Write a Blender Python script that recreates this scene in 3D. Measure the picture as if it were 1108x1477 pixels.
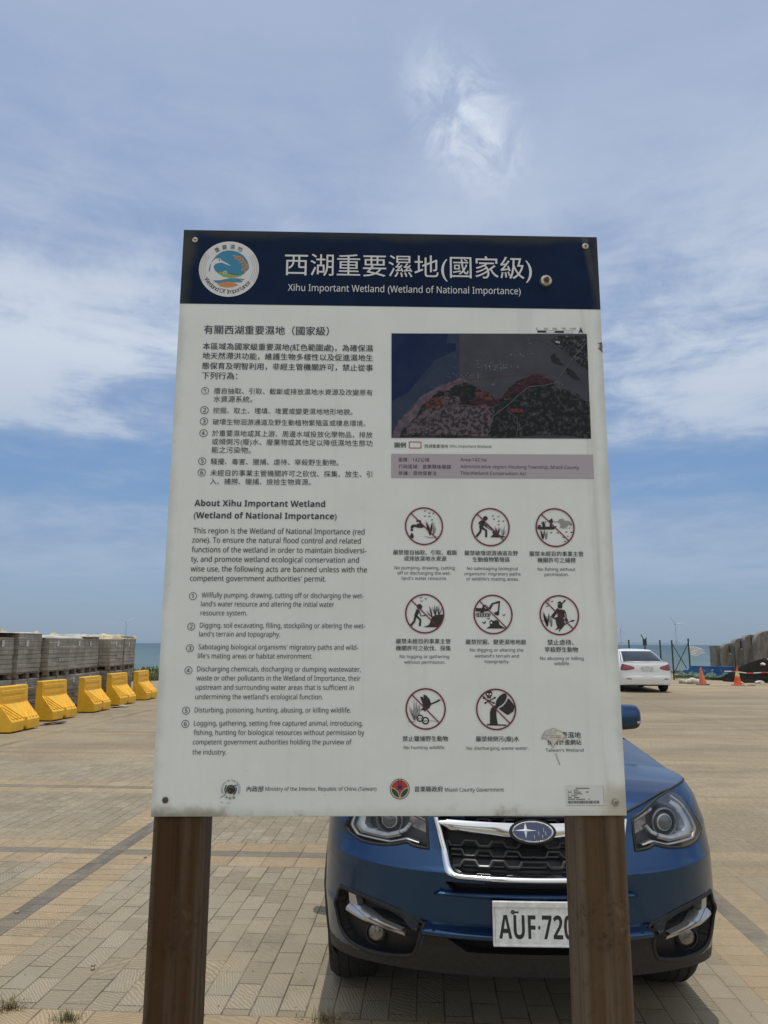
import bpy, bmesh, math, random
import numpy as np
from mathutils import Vector, Matrix
random.seed(11); RNG = np.random.RandomState(5)
R = math.radians
for o in list(bpy.data.objects): bpy.data.objects.remove(o)
SC = bpy.context.scene; COL = SC.collection

# ---------------------------------------------------------------- camera
cam = bpy.data.cameras.new('camera'); camo = bpy.data.objects.new('camera', cam); COL.objects.link(camo)
cam.sensor_fit = 'HORIZONTAL'; cam.sensor_width = 36.0; cam.lens = 36.0*1056.2/1108.0
cam.clip_start = 0.05; cam.clip_end = 90000.0
PITCH, ROLL = 0.178271, 0.003616
cp, sp, cr, sr = math.cos(PITCH), math.sin(PITCH), math.cos(ROLL), math.sin(ROLL)
f_ = Vector((0, cp, sp)); u0_ = Vector((0, -sp, cp)); x0_ = Vector((1, 0, 0))
xx_ = x0_*cr + u0_*sr; uu_ = u0_*cr - x0_*sr
M = Matrix.Identity(4)
for i in range(3):
    M[i][0] = xx_[i]; M[i][1] = uu_[i]; M[i][2] = -f_[i]
M[0][3], M[1][3], M[2][3] = 0.0, 0.0, 1.6
camo.matrix_world = M
SC.camera = camo
SC.view_settings.view_transform = 'Standard'; SC.view_settings.look = 'None'
SC.view_settings.exposure = 0.08; SC.view_settings.gamma = 1.0
SC.cycles.max_bounces = 6; SC.cycles.transparent_max_bounces = 12

# ---------------------------------------------------------------- node helper
class NT:
    def __init__(s, tree): s.t = tree; s.n = tree.nodes; s.l = tree.links
    def new(s, typ, **kw):
        n = s.n.new(typ)
        for k, v in kw.items(): setattr(n, k, v)
        return n
    def put(s, sock, v):
        if v is None: return
        if hasattr(v, 'is_output') or hasattr(v, 'links'): s.l.new(v, sock)
        elif isinstance(v, (tuple, list)) and len(v) == 3 and len(sock.default_value) == 4: sock.default_value = (*v, 1)
        else: sock.default_value = v
    def m(s, op, a, b=None, c=None, clamp=False):
        n = s.new('ShaderNodeMath', operation=op, use_clamp=clamp)
        for i, v in enumerate((a, b, c)): s.put(n.inputs[i], v)
        return n.outputs[0]
    def add(s, a, b): return s.m('ADD', a, b)
    def sub(s, a, b): return s.m('SUBTRACT', a, b)
    def mul(s, a, b, clamp=False): return s.m('MULTIPLY', a, b, clamp=clamp)
    def vm(s, op, a, b=None, out=0, scale=None):
        n = s.new('ShaderNodeVectorMath', operation=op)
        s.put(n.inputs[0], a)
        if b is not None: s.put(n.inputs[1], b)
        if scale is not None: s.put(n.inputs['Scale'], scale)
        return n.outputs[out]
    def xyz(s, x, y, z=0.0):
        n = s.new('ShaderNodeCombineXYZ')
        for i, v in enumerate((x, y, z)): s.put(n.inputs[i], v)
        return n.outputs[0]
    def sep(s, v):
        n = s.new('ShaderNodeSeparateXYZ'); s.put(n.inputs[0], v); return n.outputs
    def mix(s, f, a, b, blend='MIX'):
        n = s.new('ShaderNodeMix', data_type='RGBA', blend_type=blend)
        s.put(n.inputs[0], f); s.put(n.inputs[6], a); s.put(n.inputs[7], b); return n.outputs[2]
    def fmix(s, f, a, b):
        n = s.new('ShaderNodeMix', data_type='FLOAT')
        s.put(n.inputs[0], f); s.put(n.inputs[2], a); s.put(n.inputs[3], b); return n.outputs[0]
    def noise(s, vec, scale=5, detail=4, rough=.55, dist=0, dim='3D', col=False):
        n = s.new('ShaderNodeTexNoise', noise_dimensions=dim)
        if vec is not None: s.l.new(vec, n.inputs['Vector'])
        n.inputs['Scale'].default_value = scale; n.inputs['Detail'].default_value = detail
        n.inputs['Roughness'].default_value = rough; n.inputs['Distortion'].default_value = dist
        return n.outputs['Color' if col else 'Fac']
    def rng(s, v, a, b, c=0.0, d=1.0, smooth=True):
        n = s.new('ShaderNodeMapRange', interpolation_type='SMOOTHSTEP' if smooth else 'LINEAR')
        s.put(n.inputs[0], v)
        for i, q in enumerate((a, b, c, d)): s.put(n.inputs[i+1], q)
        return n.outputs[0]
    def ramp(s, v, pts, interp='LINEAR'):
        n = s.new('ShaderNodeValToRGB'); n.color_ramp.interpolation = interp
        e = n.color_ramp.elements
        while len(e) < len(pts): e.new(0.5)
        for i, (p, c) in enumerate(pts):
            e[i].position = p; e[i].color = (c, c, c, 1) if isinstance(c, (int, float)) else (*c, 1)
        s.put(n.inputs[0], v); return n.outputs[0]
    def map(s, vec, loc=(0,0,0), rot=(0,0,0), scale=(1,1,1)):
        n = s.new('ShaderNodeMapping'); s.l.new(vec, n.inputs[0])
        n.inputs[1].default_value = loc; n.inputs[2].default_value = rot; n.inputs[3].default_value = scale
        return n.outputs[0]
    def bump(s, h, strength=.3, dist=.01):
        n = s.new('ShaderNodeBump'); s.l.new(h, n.inputs['Height'])
        n.inputs['Strength'].default_value = strength; n.inputs['Distance'].default_value = dist
        return n.outputs[0]

# ---------------------------------------------------------------- sky and sun
SUN_EL, SUN_AZ = R(83.0), R(12.0)          # azimuth measured from +Y towards +X
SKY_STRENGTH = 0.10
world = bpy.data.worlds.new('World'); SC.world = world; world.use_nodes = True
w = NT(world.node_tree); w.n.clear()
sky = w.new('ShaderNodeTexSky', sky_type='NISHITA'); sky.sun_disc = False
sky.sun_elevation = SUN_EL; sky.sun_rotation = SUN_AZ
sky.air_density = 1.0; sky.dust_density = 1.2; sky.ozone_density = 1.5; sky.altitude = 0
d = w.new('ShaderNodeTexCoord').outputs['Generated']
dx, dy, dz = w.sep(d)
zc = w.m('MAXIMUM', dz, 0.0)
pz = w.add(zc, 0.10)
px, py = w.m('DIVIDE', dx, pz), w.m('DIVIDE', dy, pz)
P2 = w.xyz(px, py, 0.0)
elev = w.mul(w.m('ARCSINE', zc), 180/math.pi)
big = w.noise(w.map(P2, loc=(3.1, 1.7, 0)), scale=0.85, detail=7, rough=.58, dist=.25)
fine = w.noise(w.map(P2, loc=(9.3, 4.1, 2)), scale=3.4, detail=8, rough=.62, dist=.4)
strk = w.noise(w.map(w.xyz(w.mul(dx, 1.0), w.mul(dy, 1.0), w.mul(dz, 9.0)), loc=(2.2, 0, 5.2)), scale=3.0, detail=7, rough=.6, dist=.3)
bias = w.ramp(w.m('DIVIDE', elev, 90.0), [(0.0, .10), (.035, .30), (.066, .72), (.10, .62), (.122, .22), (.150, .24), (.172, .66), (.22, .76), (.30, .68), (.42, .76), (.55, .80), (1.0, .70)])
nz = w.add(w.add(w.mul(w.sub(big, .5), 1.5), w.mul(w.sub(fine, .5), .75)), w.mul(w.sub(strk, .5), .5))
contrast = w.ramp(w.m('DIVIDE', elev, 90.0), [(0.0, .35), (.10, .8), (.15, 1.25), (.25, 1.2), (.36, .55), (.6, .45), (1.0, .6)])
cov = w.m('ADD', bias, w.mul(nz, contrast), clamp=True)
cov = w.rng(cov, .12, 1.0)
cov = w.m('MAXIMUM', cov, w.mul(w.rng(dy, .0, -.4), .8))  # extra cloud cover added in the unseen half behind the camera
# the small wispy cloud high up above the board
wd = Vector((0.0, 0, 0)); wd = f_ + xx_*((672-554)/1056.2) - uu_*((178-738.5)/1056.2); wd.normalize()
dlt = w.vm('SUBTRACT', d, tuple(wd))
ex, ey, ez = w.sep(dlt)
a1 = w.add(w.mul(ex, .80), w.mul(ez, -.60)); b1 = w.add(w.mul(ex, .60), w.mul(ez, .80))
rr = w.m('SQRT', w.add(w.m('POWER', w.m('DIVIDE', a1, .080), 2.0), w.m('POWER', w.m('DIVIDE', b1, .046), 2.0)))
wn = w.noise(d, scale=17, detail=7, rough=.66, dist=.8)
wisp = w.mul(w.rng(rr, 1.5, .1), w.rng(wn, .34, .66))
glow = w.rng(w.vm('DOT_PRODUCT', d, (math.sin(SUN_AZ)*math.cos(SUN_EL), math.cos(SUN_AZ)*math.cos(SUN_EL), math.sin(SUN_EL)), out=1), .84, 1.0)
bandw = w.ramp(w.m('DIVIDE', elev, 90.0), [(0.0, .0), (.09, .15), (.15, .55), (.24, 1.0), (.33, .5), (.45, .10), (1.0, .2)])
ccol = w.mix(w.mul(w.mul(bandw, w.rng(cov, .35, .95)), .9), (.345, .425, .595), (.68, .74, .81))
ccol = w.mix(w.mul(glow, .85), ccol, (1.9, 1.95, 2.0))
behind = w.rng(dy, .10, -.55)  # added bright sky behind the camera, out of view, to light the board face
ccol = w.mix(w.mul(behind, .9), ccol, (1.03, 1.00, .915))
low = w.ramp(w.m('DIVIDE', elev, 90.0), [(0.0, 1.0), (.12, .55), (.25, .15), (.4, 0.0)])
ccol = w.mix(w.mul(low, .75), ccol, (.33, .42, .55))
skyc = w.vm('SCALE', sky.outputs[0], scale=SKY_STRENGTH)
blue = w.mix(.80, skyc, w.ramp(w.m('DIVIDE', elev, 90.0), [(0.0, (.245, .340, .465)), (.05, (.225, .335, .490)), (.13, (.165, .30, .535)), (.3, (.20, .31, .53)), (.6, (.22, .32, .52)), (1.0, (.30, .42, .62))]))
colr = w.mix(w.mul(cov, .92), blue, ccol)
colr = w.mix(w.mul(wisp, .85), colr, (.68, .74, .83))
below = w.rng(dz, -.02, .0)
colr = w.mix(below, (.16, .19, .20), colr)
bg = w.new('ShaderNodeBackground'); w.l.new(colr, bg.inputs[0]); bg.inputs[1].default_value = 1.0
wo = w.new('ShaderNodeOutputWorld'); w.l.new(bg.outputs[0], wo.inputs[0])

sun = bpy.data.lights.new('sun', 'SUN'); suno = bpy.data.objects.new('sun', sun); COL.objects.link(suno)
sun.energy = 2.1; sun.angle = R(0.6); sun.color = (1.0, .965, .90)
sd = Vector((math.sin(SUN_AZ)*math.cos(SUN_EL), math.cos(SUN_AZ)*math.cos(SUN_EL), math.sin(SUN_EL)))
suno.rotation_euler = sd.to_track_quat('Z', 'Y').to_euler(); suno.location = (0, 0, 30)

# ---------------------------------------------------------------- mesh + object helpers
class MB:
    def __init__(s): s.v = []; s.f = []; s.mi = []
    def quadstrip_grid(s, P, mi=0, closeu=False, closev=False):
        P = np.asarray(P, float); nu, nv = P.shape[:2]; b = len(s.v)
        s.v += [tuple(p) for p in P.reshape(-1, 3)]
        for i in range(nu - (0 if closeu else 1)):
            for j in range(nv - (0 if closev else 1)):
                a = b + i*nv + j; c = b + ((i+1) % nu)*nv + j
                a2 = b + i*nv + (j+1) % nv; c2 = b + ((i+1) % nu)*nv + (j+1) % nv
                s.f.append((a, c, c2, a2)); s.mi.append(mi)
        return b
    def poly(s, pts, mi=0):
        b = len(s.v); s.v += [tuple(p) for p in pts]; s.f.append(tuple(range(b, b+len(pts)))); s.mi.append(mi)
    def box(s, c, size, mi=0, rot=None, taper=1.0):
        b = len(s.v); hx, hy, hz = [q/2 for q in size]
        for z in (-1, 1):
            k = taper if z > 0 else 1.0
            for x, y in ((-1,-1),(1,-1),(1,1),(-1,1)):
                p = Vector((x*hx*k, y*hy*k, z*hz))
                if rot is not None: p = rot @ p
                s.v.append((p.x+c[0], p.y+c[1], p.z+c[2]))
        for q in ((3,2,1,0),(4,5,6,7),(0,1,5,4),(1,2,6,5),(2,3,7,6),(3,0,4,7)):
            s.f.append(tuple(b+i for i in q)); s.mi.append(mi)
    def prism(s, pts, vec, mi=0):
        """closed polygon (3-D points, counter-clockwise seen from the front) extruded by vec"""
        n = len(pts); b = len(s.v); vec = Vector(vec)
        s.v += [tuple(p) for p in pts] + [tuple(Vector(p)+vec) for p in pts]
        s.f.append(tuple(range(b, b+n))); s.f.append(tuple(range(b+2*n-1, b+n-1, -1))); s.mi += [mi, mi]
        for i in range(n):
            j = (i+1) % n; s.f.append((b+j, b+i, b+n+i, b+n+j)); s.mi.append(mi)
    def tube(s, path, r, n=8, mi=0, closed=False, caps=True, flat=None):
        path = [Vector(p) for p in path]; N = len(path); rings = []
        rs = r if isinstance(r, (list, tuple)) else [r]*N
        up = Vector((0, 0, 1)); prev = None
        for i, p in enumerate(path):
            a = path[(i-1) % N] if (closed or i > 0) else p
            c = path[(i+1) % N] if (closed or i < N-1) else p
            t = (c-a).normalized() if (c-a).length > 1e-9 else Vector((0, 0, 1))
            if prev is None:
                x = t.cross(up)
                if x.length < 1e-3: x = t.cross(Vector((1, 0, 0)))
            else: x = prev - t*prev.dot(t)
            x.normalize(); y = t.cross(x); prev = x
            rings.append([p + (x*math.cos(k*2*math.pi/n) + y*math.sin(k*2*math.pi/n))*rs[i] for k in range(n)])
        b = s.quadstrip_grid([[tuple(q) for q in rg] for rg in rings], mi, closeu=closed, closev=True)
        if caps and not closed:
            s.f.append(tuple(b+k for k in range(n))); s.mi.append(mi)
            s.f.append(tuple(b+(N-1)*n+k for k in reversed(range(n)))); s.mi.append(mi)
    def lathe(s, prof, c=(0,0,0), axis='Z', n=32, mi=0):
        P = []
        for k in range(n):
            a = 2*math.pi*k/n; row = []
            for r, h in prof:
                if axis == 'Z': q = (r*math.cos(a), r*math.sin(a), h)
                elif axis == 'X': q = (h, r*math.cos(a), r*math.sin(a))
                else: q = (r*math.cos(a), h, -r*math.sin(a))
                row.append((q[0]+c[0], q[1]+c[1], q[2]+c[2]))
            P.append(row)
        s.quadstrip_grid(P, mi, closeu=True)
    def build(s, name, mats, parent=None, smooth=False, angle=None, loc=None, bevel=None, recalc=False):
        me = bpy.data.meshes.new(name); me.from_pydata([tuple(map(float, q)) for q in s.v], [], s.f)
        if not isinstance(mats, (list, tuple)): mats = [mats]
        for m in mats: me.materials.append(m)
        if len(mats) > 1: me.polygons.foreach_set('material_index', s.mi)
        if recalc:
            bm = bmesh.new(); bm.from_mesh(me); bmesh.ops.remove_doubles(bm, verts=bm.verts, dist=1e-5)
            bmesh.ops.recalc_face_normals(bm, faces=bm.faces); bm.to_mesh(me); bm.free()
        if smooth: me.polygons.foreach_set('use_smooth', [True]*len(me.polygons))
        me.update()
        if angle is not None:
            try: me.set_sharp_from_angle(angle=R(angle))
            except Exception: pass
        o = bpy.data.objects.new(name, me); COL.objects.link(o)
        if parent is not None: o.parent = parent
        if loc is not None: o.location = loc
        if bevel:
            b = o.modifiers.new('bevel', 'BEVEL'); b.width = bevel[0]; b.segments = bevel[1]; b.limit_method = 'ANGLE'; b.angle_limit = R(35)
            if len(bevel) > 2: b.harden_normals = False
        return o

def tag(o, label=None, cat=None, group=None, kind=None):
    if label: o['label'] = label
    if cat: o['category'] = cat
    if group: o['group'] = group
    if kind: o['kind'] = kind
    return o
def empty(name, loc=(0,0,0), rz=0.0, **k):
    o = bpy.data.objects.new(name, None); COL.objects.link(o); o.location = loc; o.rotation_euler = (0, 0, rz)
    o.empty_display_size = .2
    return tag(o, **k)
def copy_tree(o, parent=None):
    c = o.copy(); COL.objects.link(c)
    if parent is not None: c.parent = parent
    for ch in [q for q in bpy.data.objects if q.parent == o]: copy_tree(ch, c)
    return c

def mat(name, col, rough=.6, metal=0.0, var=0.0, vscale=6.0, coat=0.0, bump=0.0, bscale=60.0, spec=.5, stretch=(1,1,1), col2=None, lo=.35, hi=.65):
    m = bpy.data.materials.new(name); m.use_nodes = True; t = NT(m.node_tree)
    b = t.n['Principled BSDF']
    b.inputs['Roughness'].default_value = rough; b.inputs['Metallic'].default_value = metal
    b.inputs['Coat Weight'].default_value = coat; b.inputs['Coat Roughness'].default_value = .06
    b.inputs['Specular IOR Level'].default_value = spec if not name.startswith('map_') else .12
    oc = t.new('ShaderNodeTexCoord').outputs['Object']
    oc = t.map(oc, scale=stretch)
    if col2 is None and var == 0: b.inputs['Base Color'].default_value = (*col, 1)
    else:
        nz = t.noise(oc, scale=vscale, detail=6, rough=.6)
        c2 = col2 if col2 is not None else tuple(max(0, c*(1-var)) for c in col)
        c1 = col if col2 is not None else tuple(min(1, c*(1+var)) for c in col)
        t.l.new(t.mix(t.rng(nz, lo, hi), c1, c2), b.inputs['Base Color'])
    if bump:
        t.l.new(t.bump(t.noise(oc, scale=bscale, detail=4), bump, .005), b.inputs['Normal'])
    return m
# ================================================================ ground, sea, bank
def ground_material():
    m = bpy.data.materials.new('paving'); m.use_nodes = True; t = NT(m.node_tree); b = t.n['Principled BSDF']
    oc = t.new('ShaderNodeTexCoord').outputs['Object']
    x, y, _ = t.sep(oc)
    A = R(3.3); ca, sa = math.cos(A), math.sin(A)
    X = t.sub(t.mul(x, ca), t.mul(y, sa)); Y0 = t.add(t.mul(x, sa), t.mul(y, ca))
    Y = t.add(Y0, t.mul(t.m('LESS_THAN', Y0, 4.6), .245))
    W_, L_, P, PH = .1225, .245, 4.27, 2.53
    def cell(q, per, off): # signed distance from a strip centre line
        return t.sub(t.m('MULTIPLY', t.m('FRACT', t.m('DIVIDE', t.add(q, off), per)), per), per/2)
    xs = cell(X, P, 2.436 + P/2 + P*40); ys = cell(Y, PH, -5.963 + PH/2 + PH*40)
    ax, ay = t.m('ABSOLUTE', xs), t.m('ABSOLUTE', ys)
    SH, TB = .066, .066+.245
    sV, sH = t.m('LESS_THAN', ax, SH), t.m('LESS_THAN', ay, SH)
    tV, tH = t.m('LESS_THAN', ax, TB), t.m('LESS_THAN', ay, TB)
    # one set of joints and cell ids per zone
    Xg = t.add(X, 2.436+TB)
    col = t.m('FLOOR', t.m('DIVIDE', Xg, W_)); fx = t.m('FRACT', t.m('DIVIDE', Xg, W_))
    off = t.mul(t.m('FLOORED_MODULO', col, 2.0), .5)
    yy = t.add(t.m('DIVIDE', Y, L_), off); row = t.m('FLOOR', yy); fy = t.m('FRACT', yy)
    def edge(fr, size): return t.mul(t.m('MINIMUM', fr, t.sub(1.0, fr)), size)
    eg = t.m('MINIMUM', edge(fx, W_), edge(fy, L_))
    rV = t.m('DIVIDE', Y, W_); cV = t.m('FLOOR', rV)
    eV = t.m('MINIMUM', edge(t.m('FRACT', rV), W_), t.m('MINIMUM', t.m('ABSOLUTE', t.sub(ax, SH)), t.m('ABSOLUTE', t.sub(ax, TB))))
    rH = t.m('DIVIDE', X, L_); cH = t.m('FLOOR', rH)
    eH = t.m('MINIMUM', edge(t.m('FRACT', rH), L_), t.m('MINIMUM', t.m('ABSOLUTE', t.sub(ay, SH)), t.m('ABSOLUTE', t.sub(ay, TB))))
    useH = t.mul(tH, t.sub(1.0, tV))
    e = t.fmix(tV, t.fmix(tH, eg, eH), eV)
    idx = t.fmix(tV, t.fmix(tH, col, cH), t.add(t.m('FLOOR', t.m('DIVIDE', X, P)), t.mul(t.m('GREATER_THAN', xs, 0.0), 3.0)))
    idy = t.fmix(tV, t.fmix(tH, row, t.add(t.m('FLOOR', t.m('DIVIDE', Y, PH)), t.mul(t.m('GREATER_THAN', ys, 0.0), 3.0))), cV)
    wn = t.new('ShaderNodeTexWhiteNoise', noise_dimensions='3D'); t.l.new(t.xyz(idx, idy, t.add(tV, t.mul(tH, 2.0))), wn.inputs[0])
    rnd, rcol = wn.outputs['Value'], wn.outputs['Color']
    # embossed wood-grain ripples, different on every paver
    vloc = t.vm('ADD', t.xyz(X, Y, 0.0), t.vm('SCALE', rcol, scale=9.0))
    wv = t.new('ShaderNodeTexWave', wave_type='RINGS', rings_direction='SPHERICAL'); t.l.new(t.map(vloc, scale=(1.0, .55, 1)), wv.inputs[0])
    wv.inputs['Scale'].default_value = 33.0; wv.inputs['Distortion'].default_value = 4.2; wv.inputs['Detail'].default_value = 1.5; wv.inputs['Detail Scale'].default_value = 1.3
    rip = wv.outputs['Fac']
    grit = t.noise(oc, scale=260, detail=3)
    big = t.noise(oc, scale=.55, detail=6, rough=.6); mid = t.noise(oc, scale=3.2, detail=6, rough=.62)
    wide = t.noise(t.map(oc, scale=(.35, 1.3, 1)), scale=.5, detail=6, rough=.62, dist=.5)
    grey = t.mix(rnd, (.225, .188, .128), (.315, .267, .188))
    grey = t.mix(t.mul(t.m('GREATER_THAN', rnd, .84), .45), grey, (.215, .192, .150))
    tan = t.mix(rnd, (.295, .220, .130), (.35, .268, .168))
    dark = t.mix(rnd, (.115, .102, .082), (.175, .155, .125))
    c = t.mix(tV, t.mix(tH, grey, tan), tan)
    c = t.mix(t.mul(sH, t.sub(1.0, sV)), c, t.mix(.5, dark, (.22, .195, .15)))
    c = t.mix(sV, c, dark)
    amp = t.add(.25, t.mul(t.sep(rcol)[1], .85))
    ripc = t.add(1.0, t.mul(t.sub(t.rng(rip, .40, .97, .91, 1.20), 1.0), amp))  # worn ripple crests lightened, with their glints painted into the colour
    c = t.vm('MULTIPLY', c, t.xyz(ripc, ripc, ripc))
    gv = t.rng(grit, .3, .7, .88, 1.12); c = t.vm('MULTIPLY', c, t.xyz(gv, gv, gv))
    stn = t.noise(t.map(oc, loc=(5, 3, 0), scale=(1.0, .6, 1)), scale=1.7, detail=8, rough=.72, dist=.6)
    c = t.mix(t.mul(t.rng(mid, .50, .72), .34), c, (.19, .155, .108))
    c = t.mix(t.mul(t.rng(stn, .54, .70), .42), c, (.125, .105, .078))
    c = t.mix(t.mul(t.rng(t.noise(oc, scale=14, detail=6, rough=.7), .56, .72), t.mul(t.rng(big, .4, .6), .40)), c, (.37, .315, .225))
    joint = t.rng(e, .0055, .0015)
    c = t.mix(t.mul(joint, t.mul(t.rng(mid, .35, .65, .30, .95), t.sub(1.0, t.mul(t.m('MAXIMUM', t.rng(x, .8, 2.2), t.rng(y, 7, 15)), .7)))), c, (.060, .048, .034))
    # blown sand over the paving, more of it further away and to the right
    far = t.rng(y, 5.0, 13.0); right = t.rng(x, .8, 3.5)
    sandy = t.add(t.mul(far, .50), t.mul(right, .40))
    sm = t.rng(t.add(t.add(big, t.mul(t.sub(mid, .5), .35)), t.mul(sandy, .42)), .49, .80)
    patch = t.vm('SUBTRACT', oc, (-1.05, 4.0, 0.0)); plen = t.vm('LENGTH', t.map(patch, scale=(1.0, 1.3, 1)), out=1)
    pm = t.mul(t.rng(t.add(plen, t.mul(t.sub(mid, .5), .9)), .42, .12), .8)
    sm = t.m('MAXIMUM', sm, pm)
    sand = t.mix(t.rng(wide, .35, .65), (.222, .176, .108), (.325, .264, .166))
    sand = t.mix(t.rng(t.noise(oc, scale=40, detail=4), .35, .7), sand, t.vm('SCALE', sand, scale=.82))
    c = t.mix(t.mul(sm, .86), c, sand)
    gr2 = t.noise(oc, scale=22, detail=7, rough=.72); gk = t.fmix(t.rng(y, 3.5, 7), 1.0, t.rng(gr2, .32, .68, .84, 1.14)); c = t.vm('MULTIPLY', c, t.xyz(gk, gk, gk))
    st2 = t.noise(t.map(oc, loc=(1, 8, 0), scale=(.55, 1.1, 1)), scale=.8, detail=8, rough=.70, dist=.8)
    c = t.mix(t.mul(t.rng(st2, .50, .66), t.mul(t.rng(y, 4.5, 8), .40)), c, (.155, .125, .086))
    seam = t.mul(t.rng(t.m('ABSOLUTE', t.add(ys, SH)), .022, .006), t.rng(t.noise(t.map(oc, scale=(.6, 1, 1)), scale=1.1, detail=5, rough=.7), .40, .58))
    c = t.mix(t.mul(seam, t.mul(t.rng(y, 5, 8), .50)), c, (.115, .093, .066))
    r2 = t.fmix(t.mul(sm, t.rng(y, 18, 8)), 1.0, t.rng(rip, .50, .97, .92, 1.30)); c = t.vm('MULTIPLY', c, t.xyz(r2, r2, r2))  # ripple glints painted into the colour where sand covers the pavers
    # bare earth strip at the end of the yard, with ruts
    dirt = t.rng(t.add(t.add(y, t.mul(x, .10)), t.mul(t.sub(big, .5), 9.0)), 25.0, 30.0)
    dc = t.mix(t.rng(wide, .4, .62), (.36, .285, .175), (.26, .205, .135))
    c = t.mix(dirt, c, dc)
    # faint tyre tracks and stains
    trk = t.noise(t.map(oc, rot=(0, 0, R(14)), scale=(.10, 1.2, 1)), scale=1.6, detail=5, rough=.7, dist=.2)
    c = t.mix(t.mul(t.rng(trk, .55, .70), t.mul(t.rng(y, 5, 9), .42)), c, (.17, .145, .11))
    d1 = t.vm('LENGTH', t.map(t.vm('SUBTRACT', oc, (4.6, 13.0, 0)), scale=(.55, 1, 1)), out=1)
    ringm = t.mul(t.rng(t.m('ABSOLUTE', t.sub(d1, t.add(3.1, t.mul(t.sub(big, .5), 1.0)))), .16, .05), .5)
    d2 = t.vm('LENGTH', t.map(t.vm('SUBTRACT', oc, (7.5, 19.0, 0)), scale=(.4, 1, 1)), out=1)
    ring2 = t.mul(t.rng(t.m('ABSOLUTE', t.sub(d2, 4.4)), .2, .06), .5)
    c = t.mix(t.mul(t.m('MAXIMUM', ringm, ring2), t.rng(mid, .35, .6)), c, (.16, .14, .105))
    t.l.new(c, b.inputs['Base Color'])
    b.inputs['Roughness'].default_value = .85; b.inputs['Specular IOR Level'].default_value = .3
    near = t.rng(y, 16.0, 5.0)
    h = t.add(t.mul(t.mul(t.mul(rip, .9), amp), t.sub(1.0, t.mul(sm, .8))), t.mul(grit, .35))
    h = t.sub(h, t.mul(joint, 2.2))
    h = t.add(h, t.mul(rnd, .35))
    t.l.new(t.bump(t.mul(h, t.add(near, .15)), .45, .004), b.inputs['Normal'])
    return m

mb = MB()
xs_ = np.concatenate([np.linspace(-120, -24, 7), np.linspace(-20, 34, 28), np.linspace(40, 140, 7)])
ys_ = np.concatenate([np.linspace(-60, -4, 8), np.linspace(0, 36, 37)])
mb.quadstrip_grid([[(x, y, 0.0) for y in ys_] for x in xs_])
tag(mb.build('ground', ground_material()), kind='structure')
bank_m = mat('bank_earth', (.20, .17, .10), .95, var=.35, vscale=1.5, bump=.5, bscale=8)
mb = MB()
bx = np.linspace(-300, 300, 121); prof = [(35.98, -.03), (37.4, .10), (39.0, .12), (42, -.7), (50, -2.6), (70, -4.0)]
mb.quadstrip_grid([[(x, yy + .8*math.sin(x*.7)*(k > 1), zz + (.10*math.sin(x*1.3+yy) if 0 < k < 4 else 0)) for k, (yy, zz) in enumerate(prof)] for x in bx])
tag(mb.build('bank', bank_m, smooth=True), kind='structure')

def sea_material():
    m = bpy.data.materials.new('sea_water'); m.use_nodes = True; t = NT(m.node_tree); b = t.n['Principled BSDF']
    oc = t.new('ShaderNodeTexCoord').outputs['Object']; x, y, _ = t.sep(oc)
    n1 = t.noise(t.map(oc, scale=(.25, 1, 1)), scale=.09, detail=6, rough=.6)
    n2 = t.noise(t.map(oc, scale=(.35, 1, 1)), scale=.55, detail=5, rough=.6)
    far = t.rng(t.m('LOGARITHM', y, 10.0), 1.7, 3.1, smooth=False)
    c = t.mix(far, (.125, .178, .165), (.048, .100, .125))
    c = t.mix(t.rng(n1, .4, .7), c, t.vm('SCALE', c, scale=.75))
    foam = t.mul(t.rng(t.add(n2, t.mul(t.sub(n1, .5), .5)), .66, .76), t.rng(y, 500, 60, .12, .8))
    c = t.mix(foam, c, (.55, .58, .56))
    t.l.new(c, b.inputs['Base Color']); b.inputs['Roughness'].default_value = .42; b.inputs['Specular IOR Level'].default_value = .25
    t.l.new(t.bump(t.add(n2, n1), .5, .6), b.inputs['Normal'])
    return m
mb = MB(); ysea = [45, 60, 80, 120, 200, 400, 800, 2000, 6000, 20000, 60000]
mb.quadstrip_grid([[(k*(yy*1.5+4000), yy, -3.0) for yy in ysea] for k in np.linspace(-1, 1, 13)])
tag(mb.build('sea', sea_material()), kind='structure')
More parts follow.
